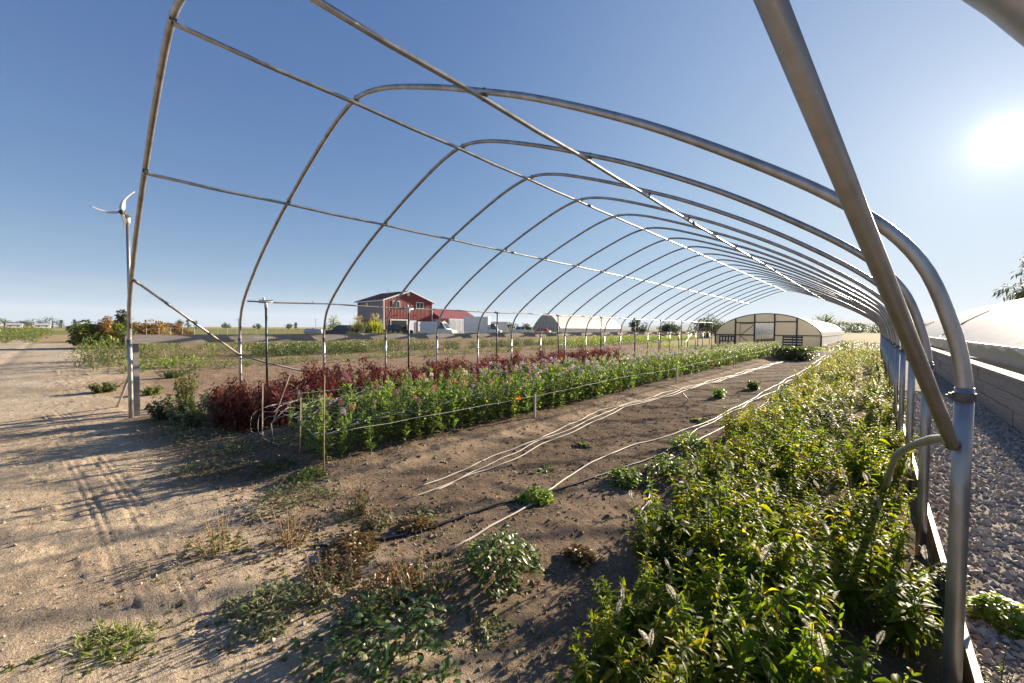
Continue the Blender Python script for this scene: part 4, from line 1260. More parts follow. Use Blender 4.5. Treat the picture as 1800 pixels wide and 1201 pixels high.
# seedlings and small growth that knit the weeds into the soil
sd_p = []
for i in range(5):
    g = Geo(); k = 6 + i
    leaves(g, np.zeros((k, 3)), rand_dirs(k, .0, .9, rs), rs.uniform(.5, 1.3, k), rs.uniform(.25, .5, k), droop=.4, hi='flat', shape='oval', rs=rs); sd_p.append(g.compact())
cl = np.array([(w[0], w[1], w[3]) for w in W_ if -6.5 < w[0] < -1.2])
n = 3000
pick = cl[rs.integers(len(cl), size=n)]
a = rs.uniform(0, 6.28, n); d = pick[:, 2] * rs.gamma(2.2, .55, n)
for nm, lf, lab, sel in (('seedlings', 'weed', 'tiny green seedlings between the weeds', slice(0, 1800)), ('dry_sprigs', 'rust', 'tiny dry brown sprigs between the weeds', slice(1800, 3000))):
    o = scatter(np.stack([pick[:, 0] + np.cos(a) * d, pick[:, 1] + np.sin(a) * d], -1)[sel], rs.uniform(.010, .036, n)[sel], sd_p, rs, .05).build(nm, [ML[lf], ML['stem']], None, False)
    tag(o, lab, 'weeds', kind='stuff')
n = 1800
o = scatter(np.stack([-1.2 - 8 * rs.uniform(0, 1, n) ** 1.2, rs.uniform(-2, 1.0, n)], -1), rs.uniform(.003, .010, n), chip, rs, .1).build('yard_litter', chip_mat('yard_bits', [(.16, .11, .07), (.45, .40, .33), (.10, .075, .05), (.30, .22, .14)], .85), None, False)
tag(o, 'specks of dark and pale debris over the yard', 'litter', kind='stuff')
# ------------------------------------------------------------------ greenhouses, barn, vehicles, turbine
M['film'] = film_mat('white_greenhouse_film', (.80, .79, .76), .25, rough=.5)
M['film_far'] = film_mat('bright_roof_film', (.86, .85, .80), .5)
M['film_cream'] = film_mat('cream_end_panel', (.84, .77, .60), .72, tcol=(.97, .88, .68))
M['film_side'] = film_mat('grey_side_film', (.40, .42, .40), .35)
M['glass'] = surf('dark_window_glass', (.05, .06, .07), (.03, .035, .04), rough=.08, spec=.8, scale=2, rvar=.02)
M['rubber'] = surf('tyre_rubber', (.02, .02, .02), (.03, .03, .03), rough=.85)
M['rim'] = surf('wheel_rim', (.42, .42, .43), (.3, .3, .31), rough=.35, metal=.8)
M['black_trim'] = surf('black_trim', (.025, .025, .027), (.035, .035, .037), rough=.5)
M['dark_opening'] = surf('dark_interior', (.03, .028, .026), (.02, .018, .017), rough=.9)
M['red_lamp'] = surf('red_lamp', (.35, .02, .015), (.28, .015, .012), rough=.25)
M['amber'] = surf('amber_lamp', (.6, .22, .02), (.5, .18, .02), rough=.3)


def arch_profile(w, hip, peak, gothic=False, n=14):
    """half-open arch from (-w/2, hip) over the peak to (w/2, hip)"""
    t = np.linspace(-1, 1, 2 * n + 1)
    x = np.sin(t * np.pi / 2) * w / 2
    if gothic: z = hip + (peak - hip) * (1 - np.abs(x / (w / 2)) ** 1.75)
    else: z = hip + (peak - hip) * np.sqrt(np.clip(1 - (x / (w / 2)) ** 2, 0, 1)) ** 1.15
    return x, z


def skin(px_, pz_, y0, y1, ny_=12, sag=.02, rs=rng):
    """roof sheet over the arch, with a little thickness and sag between hoops"""
    n = len(px_); ys = np.linspace(y0, y1, ny_ * 2 + 1)
    V = []
    for j, y in enumerate(ys):
        d = -sag if j % 2 else 0.
        cx = (px_[0] + px_[-1]) / 2
        for x, z in zip(px_, pz_): V.append((x + d * (x - cx) / (abs(px_[-1] - cx)), y, z + d * .7))
    q = [(j * n + i, j * n + i + 1, (j + 1) * n + i + 1, (j + 1) * n + i) for j in range(len(ys) - 1) for i in range(n - 1)]
    return Geo().add(V, q)


# --- far greenhouse closing the view down the aisle
gx0, gx1, gy0, gy1 = -10.55, -3.05, 38.75, 68.0
gcx, gw, hip_, pk_ = (gx0 + gx1) / 2, gx1 - gx0, 1.02, 2.82
fg = empty('greenhouse', (gcx, gy0, 0), 'cream fronted greenhouse with an open doorway at the end of the aisle', 'greenhouse')
ax_, az_ = arch_profile(gw, hip_, pk_)
skin(ax_, az_, .05, gy1 - gy0, 14, .03).build('roof_film', M['film_far'], fg, True)
for s in (-1, 1):
    Geo().add([(s * gw / 2, .05, .30), (s * gw / 2, gy1 - gy0, .30), (s * gw / 2, gy1 - gy0, hip_), (s * gw / 2, .05, hip_)], [(0, 1, 2, 3)]).build('side_film', M['film'], fg)
    Geo().bar((s * (gw / 2 + .02), .05, .16), (s * (gw / 2 + .02), gy1 - gy0, .16), .04, .30).build('base_board', M['wood_dark'], fg)
    Geo().bar((s * (gw / 2 + .02), .0, hip_), (s * (gw / 2 + .02), gy1 - gy0, hip_), .04, .07).build('hip_rail', M['white_paint'], fg)
top_at = lambda x: float(np.interp(x, ax_, az_))
Geo().tube([(x, 0, z) for x, z in zip(ax_, az_)], .035, 8).build('end_arch', M['wood_dark'], fg, True)
for y in np.arange(1.5, gy1 - gy0, 1.5):
    Geo().tube([(-gw / 2 + .02, y, 0)] + [(x * .985, y, z - .03) for x, z in zip(ax_, az_)] + [(gw / 2 - .02, y, 0)], .022, 5).build('inner_hoop', M['pipe'], fg)
studs = [-gw / 2, -2.15, -.72, .70, 2.20, gw / 2]
for x in studs:
    Geo().box((x - .05, -.05, 0), (x + .05, .04, top_at(x) if abs(x) < gw / 2 - .1 else hip_)).build('stud', M['wood_dark'], fg)
for x0, x1, z in ((-gw / 2 + .05, -.77, 1.04), (.75, gw / 2 - .05, 1.04), (-2.1, -.77, 2.08), (-.67, .65, 2.10), (.75, 2.15, 2.14)):
    Geo().box((x0, -.045, z - .045), (x1, .035, z + .045)).build('rail', M['wood_dark'], fg)
def panel(x0, x1, zlo, zhi):
    xs = np.linspace(x0, x1, 7); V = []
    for x in xs: V += [(x, 0, zlo), (x, 0, min(zhi, top_at(x) - .01))]
    Geo().add(V, [(2 * i, 2 * i + 2, 2 * i + 3, 2 * i + 1) for i in range(6)]).build('end_panel', M['film_cream'], fg)
for a, b_, zl, zh in ((-gw / 2, -2.2, .1, .99), (-gw / 2 + .03, -2.2, 1.09, 9), (-2.1, -.77, .1, .99), (-2.1, -.77, 1.09, 2.03), (-2.1, -.77, 2.13, 9), (-.67, .65, 2.15, 9), (.75, 2.15, .1, .99), (.75, 2.15, 1.09, 2.09), (.75, 2.15, 2.19, 9), (2.25, gw / 2, .1, .99), (2.25, gw / 2 - .03, 1.09, 9)):
    panel(a, b_, zl, zh)
sd = Geo().bar((-1.78, -.09, .05), (-1.78, -.09, 1.98), .05, .03).bar((-1.78, -.09, 1.98), (-.8, -.09, 1.98), .03, .05).bar((-1.76, -.09, 1.0), (-.8, -.09, 1.85), .03, .05).bar((-1.76, -.09, .95), (-.8, -.09, .15), .03, .05)
sd.build('sliding_door', M['wood_dark'], fg)
# the far end wall, seen through the doorway
xs = ax_; V = []
for x, z in zip(ax_, az_): V += [(x, gy1 - gy0, 0), (x, gy1 - gy0, z)]
Geo().add(V, [(2 * i, 2 * i + 2, 2 * i + 3, 2 * i + 1) for i in range(len(ax_) - 1)]).build('end_panel', M['film'], fg)
# pallets leaning on its front
def pallet(loc, rz, w, h, label, slats=5, vert=False):
    p = empty('pallet', loc, label, 'pallet', 'pallets leaning on the greenhouse', rz)
    tilt = .22
    def pt(x, z, d=0): return (x, -.25 + z * tilt - d, z)
    if vert:
        for i in range(slats):
            x = -w / 2 + w * i / (slats - 1); Geo().bar(pt(x, 0), pt(x, h), .10, .03).build('slat', M['pallet'], p)
        for z in (.08, h / 2, h - .08): Geo().bar(pt(-w / 2, z, -.05), pt(w / 2, z, -.05), .05, .09).build('stringer', M['pallet'], p)
    else:
        for i in range(slats):
            z = .08 + (h - .16) * i / (slats - 1); Geo().bar(pt(-w / 2, z), pt(w / 2, z), .03, .13, up=(0, tilt, 1)).build('slat', M['pallet'], p)
        for x in (-w / 2 + .06, 0, w / 2 - .06): Geo().bar(pt(x, 0, -.06), pt(x, h, -.06), .05, .09).build('stringer', M['pallet'], p)
pallet((gcx - 2.75, gy0 - .12, 0), .0, 1.15, .98, 'dark pallet with upright slats leaning left of the greenhouse doorway', 6, True)
pallet((gcx + 1.95, gy0 - .12, .0), .0, 1.35, 1.0, 'dark pallet with level slats leaning right of the greenhouse doorway', 5)

# --- neighbouring greenhouse beyond the gravel: board wall, side curtain, film roof
ng = empty('greenhouse', (1.62, -1.0, 0), 'long white film greenhouse on a weathered board wall beside the gravel', 'greenhouse')
NL = 46.0
for row in range(3):
    y = -[0, 1.3, .6][row]; k = 0
    while y < NL:
        y2 = min(y + 3.6, NL); r = np.random.default_rng(1200 + row * 40 + k)
        z0 = .0 + row * .243; dx = float(r.normal(0, .006))
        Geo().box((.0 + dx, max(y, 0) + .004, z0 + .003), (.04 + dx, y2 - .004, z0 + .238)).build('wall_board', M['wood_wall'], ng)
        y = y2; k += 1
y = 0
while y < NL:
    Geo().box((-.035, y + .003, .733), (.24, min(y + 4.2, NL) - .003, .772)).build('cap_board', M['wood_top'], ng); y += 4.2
for y in np.arange(1.2, NL, 2.4): Geo().box((.045, y, -.1), (.085, y + .09, .73)).build('wall_post', M['wood_wall'], ng)
n = 90; ys = np.linspace(.02, NL - .02, n); V = []
for i, y in enumerate(ys): V += [(.40 + .012 * math.sin(i * 1.9), y, .775), (.41 + .015 * math.sin(i * 2.3 + 1), y, .96), (.39, y, 1.15)]
Geo().add(V, [(3 * i + a, 3 * i + 3 + a, 3 * i + 4 + a, 3 * i + 1 + a) for i in range(n - 1) for a in (0, 1)]).build('side_curtain', M['film_side'], ng, True)
rw = 9.2
ax2, az2 = arch_profile(rw, 1.15, 3.32, True)
rx = ax2 + rw / 2 + .39
skin(rx, az2, .0, NL, 30, .055).build('roof_film', M['film'], ng, True)
for y in np.arange(0.02, NL, 1.55): Geo().tube([((x - rw / 2 - .39) * .975 + rw / 2 + .39, y, z - .10) for x, z in zip(rx, az2)], .02, 6).build('inner_hoop', M['pipe'], ng)
Geo().bar((.385, 0, 1.15), (.385, NL, 1.15), .03, .05).build('hip_rail', M['white_paint'], ng)
i0 = 6
Geo().tube([(x, 26.0 + .35 * k, z + .015) for k, (x, z) in enumerate(list(zip(rx, az2))[1:9])], .02, 6).build('strap', M['black_trim'], ng)
Geo().add([(rx[0], 0.0, .78), (rx[-1], 0.0, .78)] + [(x, 0.0, z) for x, z in zip(rx[::-1], az2[::-1])], t=[(0, i + 1, i) for i in range(1, len(rx) + 1)]).build('end_panel', M['film'], ng)
for yy_ in (0, NL - .04): Geo().box((.04, yy_, .0), (rw + .5, yy_ + .04, .73)).build('end_wall', M['wood_wall'], ng)
Geo().box((rw + .40, .05, 0), (rw + .44, NL - .05, 1.1)).build('back_wall', M['film_side'], ng)

# --- distant gothic greenhouse
g2 = empty('greenhouse', (-67.3, 89.0, 0), 'distant white gothic greenhouse with a gridded glass end', 'greenhouse')
w2, L2 = 9.6, 35.0
ax3, az3 = arch_profile(w2, 1.6, 5.6, True)
skin(ax3, az3, .02, L2, 14, .12).build('roof_film', M['film'], g2, True)
for s in (-1, 1): Geo().add([(s * w2 / 2, .05, .1), (s * w2 / 2, L2, .1), (s * w2 / 2, L2, 1.6), (s * w2 / 2, .05, 1.6)], [(0, 1, 2, 3)]).build('side_film', M['film_side'], g2)
t3 = lambda x: float(np.interp(x, ax3, az3))
Geo().tube([(-w2 / 2, 0, 0)] + [(x, 0, z) for x, z in zip(ax3, az3)] + [(w2 / 2, 0, 0)], .06, 6).build('end_arch', M['pipe_dull'], g2)
for x in np.linspace(-w2 / 2 + 1.2, w2 / 2 - 1.2, 7): Geo().box((x - .05, -.04, 0), (x + .05, .04, t3(x))).build('mullion', M['pipe_dull'], g2)
for z in (1.5, 2.9, 4.2):
    xs = [x for x in np.linspace(-w2 / 2, w2 / 2, 80) if t3(x) > z]; Geo().box((min(xs), -.03, z - .04), (max(xs), .03, z + .04)).build('mullion', M['pipe_dull'], g2)
V = []
for x, z in zip(ax3, az3): V += [(x, .06, 0), (x, .06, z)]
Geo().add(V, [(2 * i, 2 * i + 2, 2 * i + 3, 2 * i + 1) for i in range(len(ax3) - 1)]).build('end_panel', film_mat('clear_end_film', (.46, .50, .52), .5), g2)

# --- red barn
M['red_metal'] = surf('red_metal_siding', (.30, .038, .030), (.22, .028, .024), rough=.45, scale=2, stretch=(1, 1, .2))
M['sky_sheen_metal'] = surf('sky_sheen_siding', (.30, .25, .26), (.24, .19, .20), rough=.4, scale=1.2, stretch=(.3, .3, 1))  # red siding in shade, its sky sheen painted in as grey
M['red_shaded'] = surf('shaded_red_siding', (.16, .05, .042), (.11, .035, .03), rough=.5, scale=2)  # same red siding, shade painted into a darker brown-red
M['roof_red'] = surf('maroon_metal_roof', (.17, .04, .045), (.12, .028, .035), rough=.75, spec=.2, scale=1.5)
barn = empty('barn', (-68.0, 40.0, 0), 'two storey red metal barn with white trim and a small gable vent', 'barn')
BW, BD, BE, BR = 11.0, 10.0, 6.7, 8.6                       # width along y, depth along -x, eave, ridge
def ribbed(p0, p1, z_of, name, mat, n):
    """wall of vertical ribs between two ground points"""
    p0, p1 = np.array(p0, float), np.array(p1, float); d = p1 - p0; nrm = np.array((d[1], -d[0])); nrm /= np.linalg.norm(nrm)
    V = []; N_ = n * 4
    for i in range(N_ + 1):
        t = i / N_; q = p0 + d * t + nrm * (.045 if i % 4 in (1, 2) else 0.)
        zl, zh = z_of(t); V += [(q[0], q[1], zl), (q[0], q[1], zh)]
    return Geo().add(V, [(2 * i, 2 * i + 2, 2 * i + 3, 2 * i + 1) for i in range(N_)]).build(name, mat, barn)
ribbed((0, 0), (0, BW), lambda t: (0, BE + (BR - BE) * (1 - abs(2 * t - 1)) - .05), 'front_wall', M['red_metal'], 34)
ribbed((-BD, 0), (0, 0), lambda t: (3.05, BE), 'side_wall', M['sky_sheen_metal'], 28)
ribbed((-BD, 0), (0, 0), lambda t: (0, 3.05), 'side_wall', M['red_shaded'], 28)
Geo().box((-BD, BW - .05, 0), (-.06, BW, BE)).build('side_wall', M['red_metal'], barn)
Geo().prism([(0.02, 0), (BW - .02, 0), (BW - .02, BE), (BW / 2, BR - .05), (0.02, BE)], 0, -BD - .05, -BD).build('back_wall', M['red_metal'], barn)
for s in (0, 1):
    y_e = -.45 if s == 0 else BW + .45; ze = BE - .45 * (BR - BE) / (BW / 2)
    V = [(.5, y_e, ze), (-BD - .4, y_e, ze), (-BD - .4, BW / 2, BR), (.5, BW / 2, BR)]
    V += [(x, y, z + .14) for x, y, z in V]
    Geo().add(V, [(0, 1, 2, 3), (4, 7, 6, 5), (0, 4, 5, 1), (3, 2, 6, 7), (0, 3, 7, 4), (1, 5, 6, 2)]).build('roof', M['roof_red'], barn)
    Geo().bar((.52, y_e, ze + .03), (.52, BW / 2, BR + .03), .05, .26).build('gable_trim', M['white_paint'], barn)
    Geo().bar((.5, y_e, ze - .02), (-BD - .4, y_e, ze - .02), .06, .2).build('eave_trim', M['white_paint'], barn)
for y, x in ((0, .05), (BW, .05)): Geo().box((x - .2, y - .09, 0), (x + .05, y + .09, BE)).build('corner_trim', M['white_paint'], barn)
for y0, y1, z0, z1 in ((1.95, 3.3, 5.3, 6.45), (7.2, 8.65, 5.4, 6.45)):
    w = Geo().box((.07, y0 - .14, z0 - .14), (.12, y1 + .14, z1 + .14)).build('window', M['white_paint'], barn)
    m_ = (y0 + y1) / 2
    for a, b_ in ((y0, m_ - .05), (m_ + .05, y1)): Geo().box((.115, a, z0), (.13, b_, z1)).build('pane', M['glass'], w)
d_ = Geo().box((.07, 1.3, 0), (.12, 5.1, 3.1)).build('garage_door', M['white_paint'], barn)
Geo().box((.115, 1.55, .0), (.14, 4.85, 2.85)).build('opening', M['dark_opening'], d_)
Geo().tube([(.06, 5.3, 8.0), (.14, 5.3, 8.0)], .34, 16).build('gable_vent', M['white_paint'], barn)
sdr = Geo().box((-8.7, -.12, 0), (-7.4, -.06, 2.45)).build('side_door', M['white_paint'], barn)
Geo().box((-8.5, -.135, 1.0), (-7.6, -.115, 2.2)).build('pane', M['glass'], sdr)
Geo().box((-7.1, -.12, 0), (-6.2, -.06, 2.4)).build('side_door', M['wood_dark'], barn)
Geo().box((-1.6, -.12, 0), (-.45, -.06, 3.1)).build('side_door', M['white_paint'], barn)
Geo().box((-9.3, -.35, 5.9), (-8.6, -.05, 6.2)).build('floodlight', M['black_trim'], barn)
Geo().box((-6.4, -.12, 5.7), (-5.7, -.05, 6.4)).build('window', M['white_paint'], barn)
Geo().tube([(-4.5, 3.6, 8.0), (-4.5, 3.6, 9.1)], .07, 6).build('roof_pipe', M['pipe_dull'], barn)
for y in (2.8, 6.8): Geo().tube([(.06, y, 3.9), (.35, y, 4.0), (.42, y, 3.8)], .06, 6).build('wall_lamp', M['black_trim'], barn)

an = empty('farm_shed', (-66.0, 52.0, 0), 'low white shed with a dull red roof beside the barn', 'shed')
Geo().box((-8, 0, 0), (0, 9.6, 3.3)).build('wall', M['white_paint'], an)
V = [(.4, -.4, 3.3), (.4, 10., 3.3), (-4, 10., 5.3), (-4, -.4, 5.3), (-8.4, -.4, 3.3), (-8.4, 10., 3.3)]
V += [(x, y, z + .12) for x, y, z in V]
Geo().add(V, [(0, 3, 2, 1), (3, 4, 5, 2), (6, 7, 8, 9), (9, 8, 11, 10), (0, 1, 7, 6), (4, 10, 11, 5), (0, 6, 9, 3), (3, 9, 10, 4), (1, 2, 8, 7), (2, 5, 11, 8)]).build('roof', surf('faded_red_roof', (.27, .085, .085), (.22, .065, .07), rough=.5, scale=1), an)
Geo().prism([(-8, 3.3), (0, 3.3), (-4, 5.25)], 1, -.04, -.01).build('gable', M['red_metal'], an)
for y in (1.2, 4.6, 7.2):
    Geo().box((.0, y, 2.2), (.04, y + 1.5, 2.85)).build('window', M['glass'], an)
cn = empty('shipping_container', (-60.0, 48.9, 0), 'long white shipping container in front of the low shed', 'container', None)
Geo().box((-2.4, 0, .15), (0, 7.2, 3.25)).build('body', M['white_paint'], cn)
for y in np.arange(.3, 7.1, .45): Geo().box((0.0, y, .3), (.03, y + .22, 3.1)).build('corrugation', M['white_paint'], cn)
for y in (0, 7.2): Geo().box((-2.42, y - .06, .1), (.02, y + .06, 3.3)).build('corner_frame', M['rim'], cn)
pn = Geo().box((-60.2, 40.2, 0), (-60.1, 41.7, 2.75)).box((-60.25, 40.15, 0), (-60.2, 40.25, 2.8))
tag(pn.build('fence_panel', M['white_paint']), 'upright white panel between the garage door and the banner', 'panel')
# banner: white sheet on posts, blue arc of marks and a line beneath
bn = empty('banner_sign', (-60.0, 41.95, 0), 'white banner with small blue marks beside the white panel', 'sign')
Geo().box((-.02, 0, .85), (.02, 2.8, 2.6)).build('sheet', M['white_paint'], bn)
for y in (0, 2.8): Geo().box((-.08, y - .05, 0), (-.02, y + .05, 2.65)).build('post', M['wood_grey'], bn)
blue = surf('blue_print', (.10, .19, .34), (.08, .15, .28), rough=.6)
r = np.random.default_rng(31)
for y, z, w, h in ((.25, 1.95, .18, .42), (.55, 1.78, .14, .22), (.85, 1.95, .28, .2), (1.2, 2.12, .42, .30), (1.62, 2.02, .24, .2), (1.95, 1.82, .16, .25), (2.4, 1.98, .2, .42), (.8, 1.38, 1.3, .07), (1.0, 1.68, .22, .16), (1.45, 1.7, .2, .16)):
    a = np.linspace(0, 6.28, 9)[:-1]; rr = 1 + .25 * np.sin(a * 3 + r.uniform(0, 6))
    V = [(.024, y + w / 2, z)] + [(.024, y + w / 2 + math.cos(q) * w / 2 * e, z + math.sin(q) * h / 2 * e) for q, e in zip(a, rr)]
    Geo().add(V, t=[(0, 1 + i, 1 + (i + 1) % 8) for i in range(8)]).build('printed_mark', blue, bn)


# --- vehicles
def paint(name, c_): return surf(name, c_, tuple(x * .9 for x in c_), rough=.22, spec=.6, scale=1, rvar=.03)
PAINTS = dict(white=paint('white_car_paint', (.74, .74, .74)), navy=paint('navy_car_paint', (.02, .025, .06)), black=paint('black_car_paint', (.018, .022, .032)), red=paint('red_car_paint', (.45, .03, .03)), silver=paint('pale_car_paint', (.55, .57, .6)))


def vehicle(kind, loc, rz, col, label, cat):
    v = empty(dict(suv='parked_suv', pickup='pickup_truck', van='white_van', box='box_truck', car='parked_car')[kind], loc, label, cat, 'vehicles parked by the barn', rz)
    pm = PAINTS[col]
    if kind == 'suv': L_, W_, lo, hi, cab = 4.8, 1.9, [(-2.4, .45), (2.4, .45), (2.42, .75), (2.3, 1.0), (1.15, 1.12), (-2.35, 1.12), (-2.42, .8)], 1.82, [(1.25, 1.1), (.45, 1.75), (.2, 1.82), (-2.1, 1.82), (-2.35, 1.12)]
    elif kind == 'car': L_, W_, lo, hi, cab = 4.4, 1.8, [(-2.2, .4), (2.2, .4), (2.2, .7), (1.1, .95), (-2.1, .98), (-2.2, .7)], 1.5, [(1.1, .94), (.4, 1.45), (-1.2, 1.48), (-1.9, .96)]
    elif kind == 'pickup': L_, W_, lo, hi, cab = 5.7, 1.95, [(-2.85, .5), (2.85, .5), (2.87, .9), (2.75, 1.12), (1.35, 1.2), (-2.85, 1.2)], 1.92, [(1.45, 1.18), (.75, 1.85), (.5, 1.92), (-1.0, 1.92), (-1.2, 1.2)]
    elif kind == 'van': L_, W_, lo, hi, cab = 5.4, 2.0, [(-2.7, .45), (2.7, .45), (2.72, .85), (2.55, 1.15), (1.7, 1.3), (-2.7, 1.3)], 2.45, [(1.75, 1.28), (1.0, 2.3), (.7, 2.45), (-2.65, 2.45), (-2.7, 1.3)]
    else: L_, W_, lo, hi, cab = 6.5, 2.3, [(-3.2, .55), (3.2, .55), (3.25, 1.1), (2.2, 1.25), (-3.2, 1.0)], 2.4, [(2.6, 1.2), (2.2, 2.05), (2.0, 2.2), (1.2, 2.2), (1.2, 1.05)]
    Geo().prism(lo, 1, -W_ / 2, W_ / 2).build('body', pm, v)
    ci = .10
    n = len(cab); V = [(x, -W_ / 2 + (.02 if z < 1.35 else .02 + ci), z) for x, z in cab] + [(x, W_ / 2 - (.02 if z < 1.35 else .02 + ci), z) for x, z in cab]
    Geo().add(V, [(i, (i + 1) % n, n + (i + 1) % n, n + i) for i in range(n)], [(0, i + 1, i) for i in range(1, n - 1)] + [(n, n + i, n + i + 1) for i in range(1, n - 1)]).build('cabin', pm, v)
    z0 = cab[0][1] + .08; zt = hi - .10
    (xa, za), (xb, zb) = cab[0], cab[1]
    f = lambda t: (xa + (xb - xa) * t, za + (zb - za) * t)
    p, q = f(.12), f(.92); nx_ = np.array((zb - za, xa - xb)); nx_ = nx_ / np.linalg.norm(nx_) * .012
    if nx_[0] < 0: nx_ = -nx_
    Geo().add([(p[0] + nx_[0], -W_ / 2 + .14, p[1] + nx_[1]), (p[0] + nx_[0], W_ / 2 - .14, p[1] + nx_[1]), (q[0] + nx_[0], W_ / 2 - .24, q[1] + nx_[1]), (q[0] + nx_[0], -W_ / 2 + .24, q[1] + nx_[1])], [(0, 1, 2, 3)]).build('windscreen', M['glass'], v)
    xr = cab[-1][0] if kind != 'van' else .3
    segs = dict(suv=3, pickup=2, van=1, box=1, car=2)[kind]
    xs = np.linspace(xr + .25 if kind != 'van' else .2, xb + .02, segs + 1)
    for s in (-1, 1):
        for i in range(segs):
            x0, x1 = xs[i] + .04, xs[i + 1] - .04
            t0 = (x1 + .38 if i == segs - 1 else x1)
            Geo().add([(x0, s * (W_ / 2 - .012), z0), (t0, s * (W_ / 2 - .012), z0), (x1, s * (W_ / 2 - .095), zt), (x0, s * (W_ / 2 - .095), zt)], [(0, 1, 2, 3)]).build('window', M['glass'], v)
        for x in (-L_ * .31, L_ * .33):
            w = Geo().tube([(x, s * (W_ / 2 - .22), .36), (x, s * (W_ / 2 + .01), .36)], .36, 16).build('wheel', M['rubber'], v)
            Geo().tube([(x, s * (W_ / 2 - .05), .36), (x, s * (W_ / 2 + .02), .36)], .22, 12).build('rim', M['rim'], w)
        Geo().box((L_ / 2 - .12, s * W_ * .36 - .16, .78), (L_ / 2 + .03, s * W_ * .36 + .16, .95)).build('headlight', M['white_plastic'], v)
        Geo().box((-L_ / 2 - .03, s * W_ * .43 - .09, .8), (-L_ / 2 + .1, s * W_ * .43 + .09, 1.1)).build('tail_light', M['red_lamp'], v)
    Geo().box((L_ / 2 - .05, -W_ / 2 + .05, .42), (L_ / 2 + .08, W_ / 2 - .05, .62)).build('bumper', M['black_trim'], v)
    if kind == 'pickup': Geo().box((-2.8, -W_ / 2 + .12, .8), (-1.3, W_ / 2 - .12, 1.206)).build('bed_liner', M['black_trim'], v)
    if kind == 'van': Geo().box((.75, -.5, 2.46), (.95, .5, 2.58)).build('light_bar', M['amber'], v)
    if kind == 'box': Geo().box((-3.3, -1.2, 1.02), (1.1, 1.2, 3.5)).build('cargo_box', M['white_paint'], v)
    return v


vehicle('suv', (-59.3, 27.9, 0), math.radians(-125), 'navy', 'dark blue vehicle half hidden by the nearer tall grass', 'suv')
vehicle('pickup', (-55.6, 34.4, 0), math.radians(62), 'black', 'black vehicle parked before the open garage door', 'pickup')
vehicle('van', (-50.6, 39.2, 0), math.radians(28), 'white', 'white van with an amber bar beside the blue marked banner', 'van')
vehicle('box', (-52.0, 50.2, 0), math.radians(35), 'white', 'white box truck at the end of the white container', 'truck')
vehicle('pickup', (-60.2, 69.8, 0), math.radians(222), 'white', 'white pickup truck between the box truck and distant greenhouse', 'pickup')
vehicle('pickup', (-66.0, 70.4, 0), math.radians(222), 'white', 'second white pickup partly behind the front white pickup', 'pickup')
vehicle('car', (-58.9, 76.0, 0), math.radians(200), 'red', 'red car parked behind the white pickup', 'car')
tr = empty('cargo_trailer', (-55.2, 57.2, 0), 'pale boxy cargo trailer behind the box truck', 'trailer', None, math.radians(43))
Geo().box((-1.9, -1.1, .6), (1.9, 1.1, 2.75)).build('body', PAINTS['silver'], tr)
for x in (-.5, .5):
    for s in (-1, 1): Geo().tube([(x, s * .95, .36), (x, s * 1.14, .36)], .36, 14).build('wheel', M['rubber'], tr)
Geo().bar((1.9, 0, .55), (3.2, 0, .5), .1, .1).build('tow_bar', M['black_trim'], tr)
tk = empty('storage_tank', (-66.2, 26.6, 0), 'pale blue white horizontal tank in the field left of the dark vehicle', 'tank', None, math.radians(42))
L_ = 1.45; xs = np.array([-1.45, -1.40, -1.25, 0, 1.25, 1.40, 1.45]); rr = np.array([.12, .32, .42, .44, .42, .32, .12])
Geo().tube(np.stack([xs, 0 * xs, 0 * xs + .82], -1), rr, 18).build('shell', paint('pale_tank_paint', (.50, .55, .60)), tk, True)
for x in (-.8, .8): Geo().box((x - .1, -.35, 0), (x + .1, .35, .5)).build('saddle', M['pipe_dull'], tk)
Geo().tube([(0, 0, 1.2), (0, 0, 1.42)], .13, 10).build('valve_dome', M['clamp'], tk)

# --- small wind turbine on a mast behind the tunnel's corner
wt = empty('wind_turbine', (-13.64, 1.12, 0), 'small wind turbine with three curved white blades on a slim mast', 'wind turbine')
Geo().tube([(0, 0, -.1), (0, 0, 2.2), (0, 0, 4.10)], .035, 12).build('mast', M['pipe'], wt, True)
left_ = np.array((-.744, -.668, 0)); tow = np.array((.997, -.08, 0))
axis = left_ * .28 + tow * .85; axis /= np.linalg.norm(axis); side_ = np.cross((0, 0, 1.), axis)
base = np.array((0, 0, 4.17))
ts = np.linspace(0, 1, 9); rad = .075 * np.sqrt(np.clip(1 - (ts * 1.7 - .85) ** 2, 0.02, 1))
Geo().tube([base - axis * .10 + axis * .42 * t for t in ts], rad, 12).build('nacelle', surf('grey_nacelle', (.12, .12, .125), (.09, .09, .095), rough=.4, metal=.5), wt, True)
hub = base + axis * .33
Geo().tube([hub - axis * .04, hub + axis * .03, hub + axis * .06], [.055, .05, .02], 12).build('hub', M['black_trim'], wt, True)
Geo().tube([(0, 0, 3.99), (0, 0, 4.17)], .05, 12).build('yaw_collar', M['white_plastic'], wt, True)
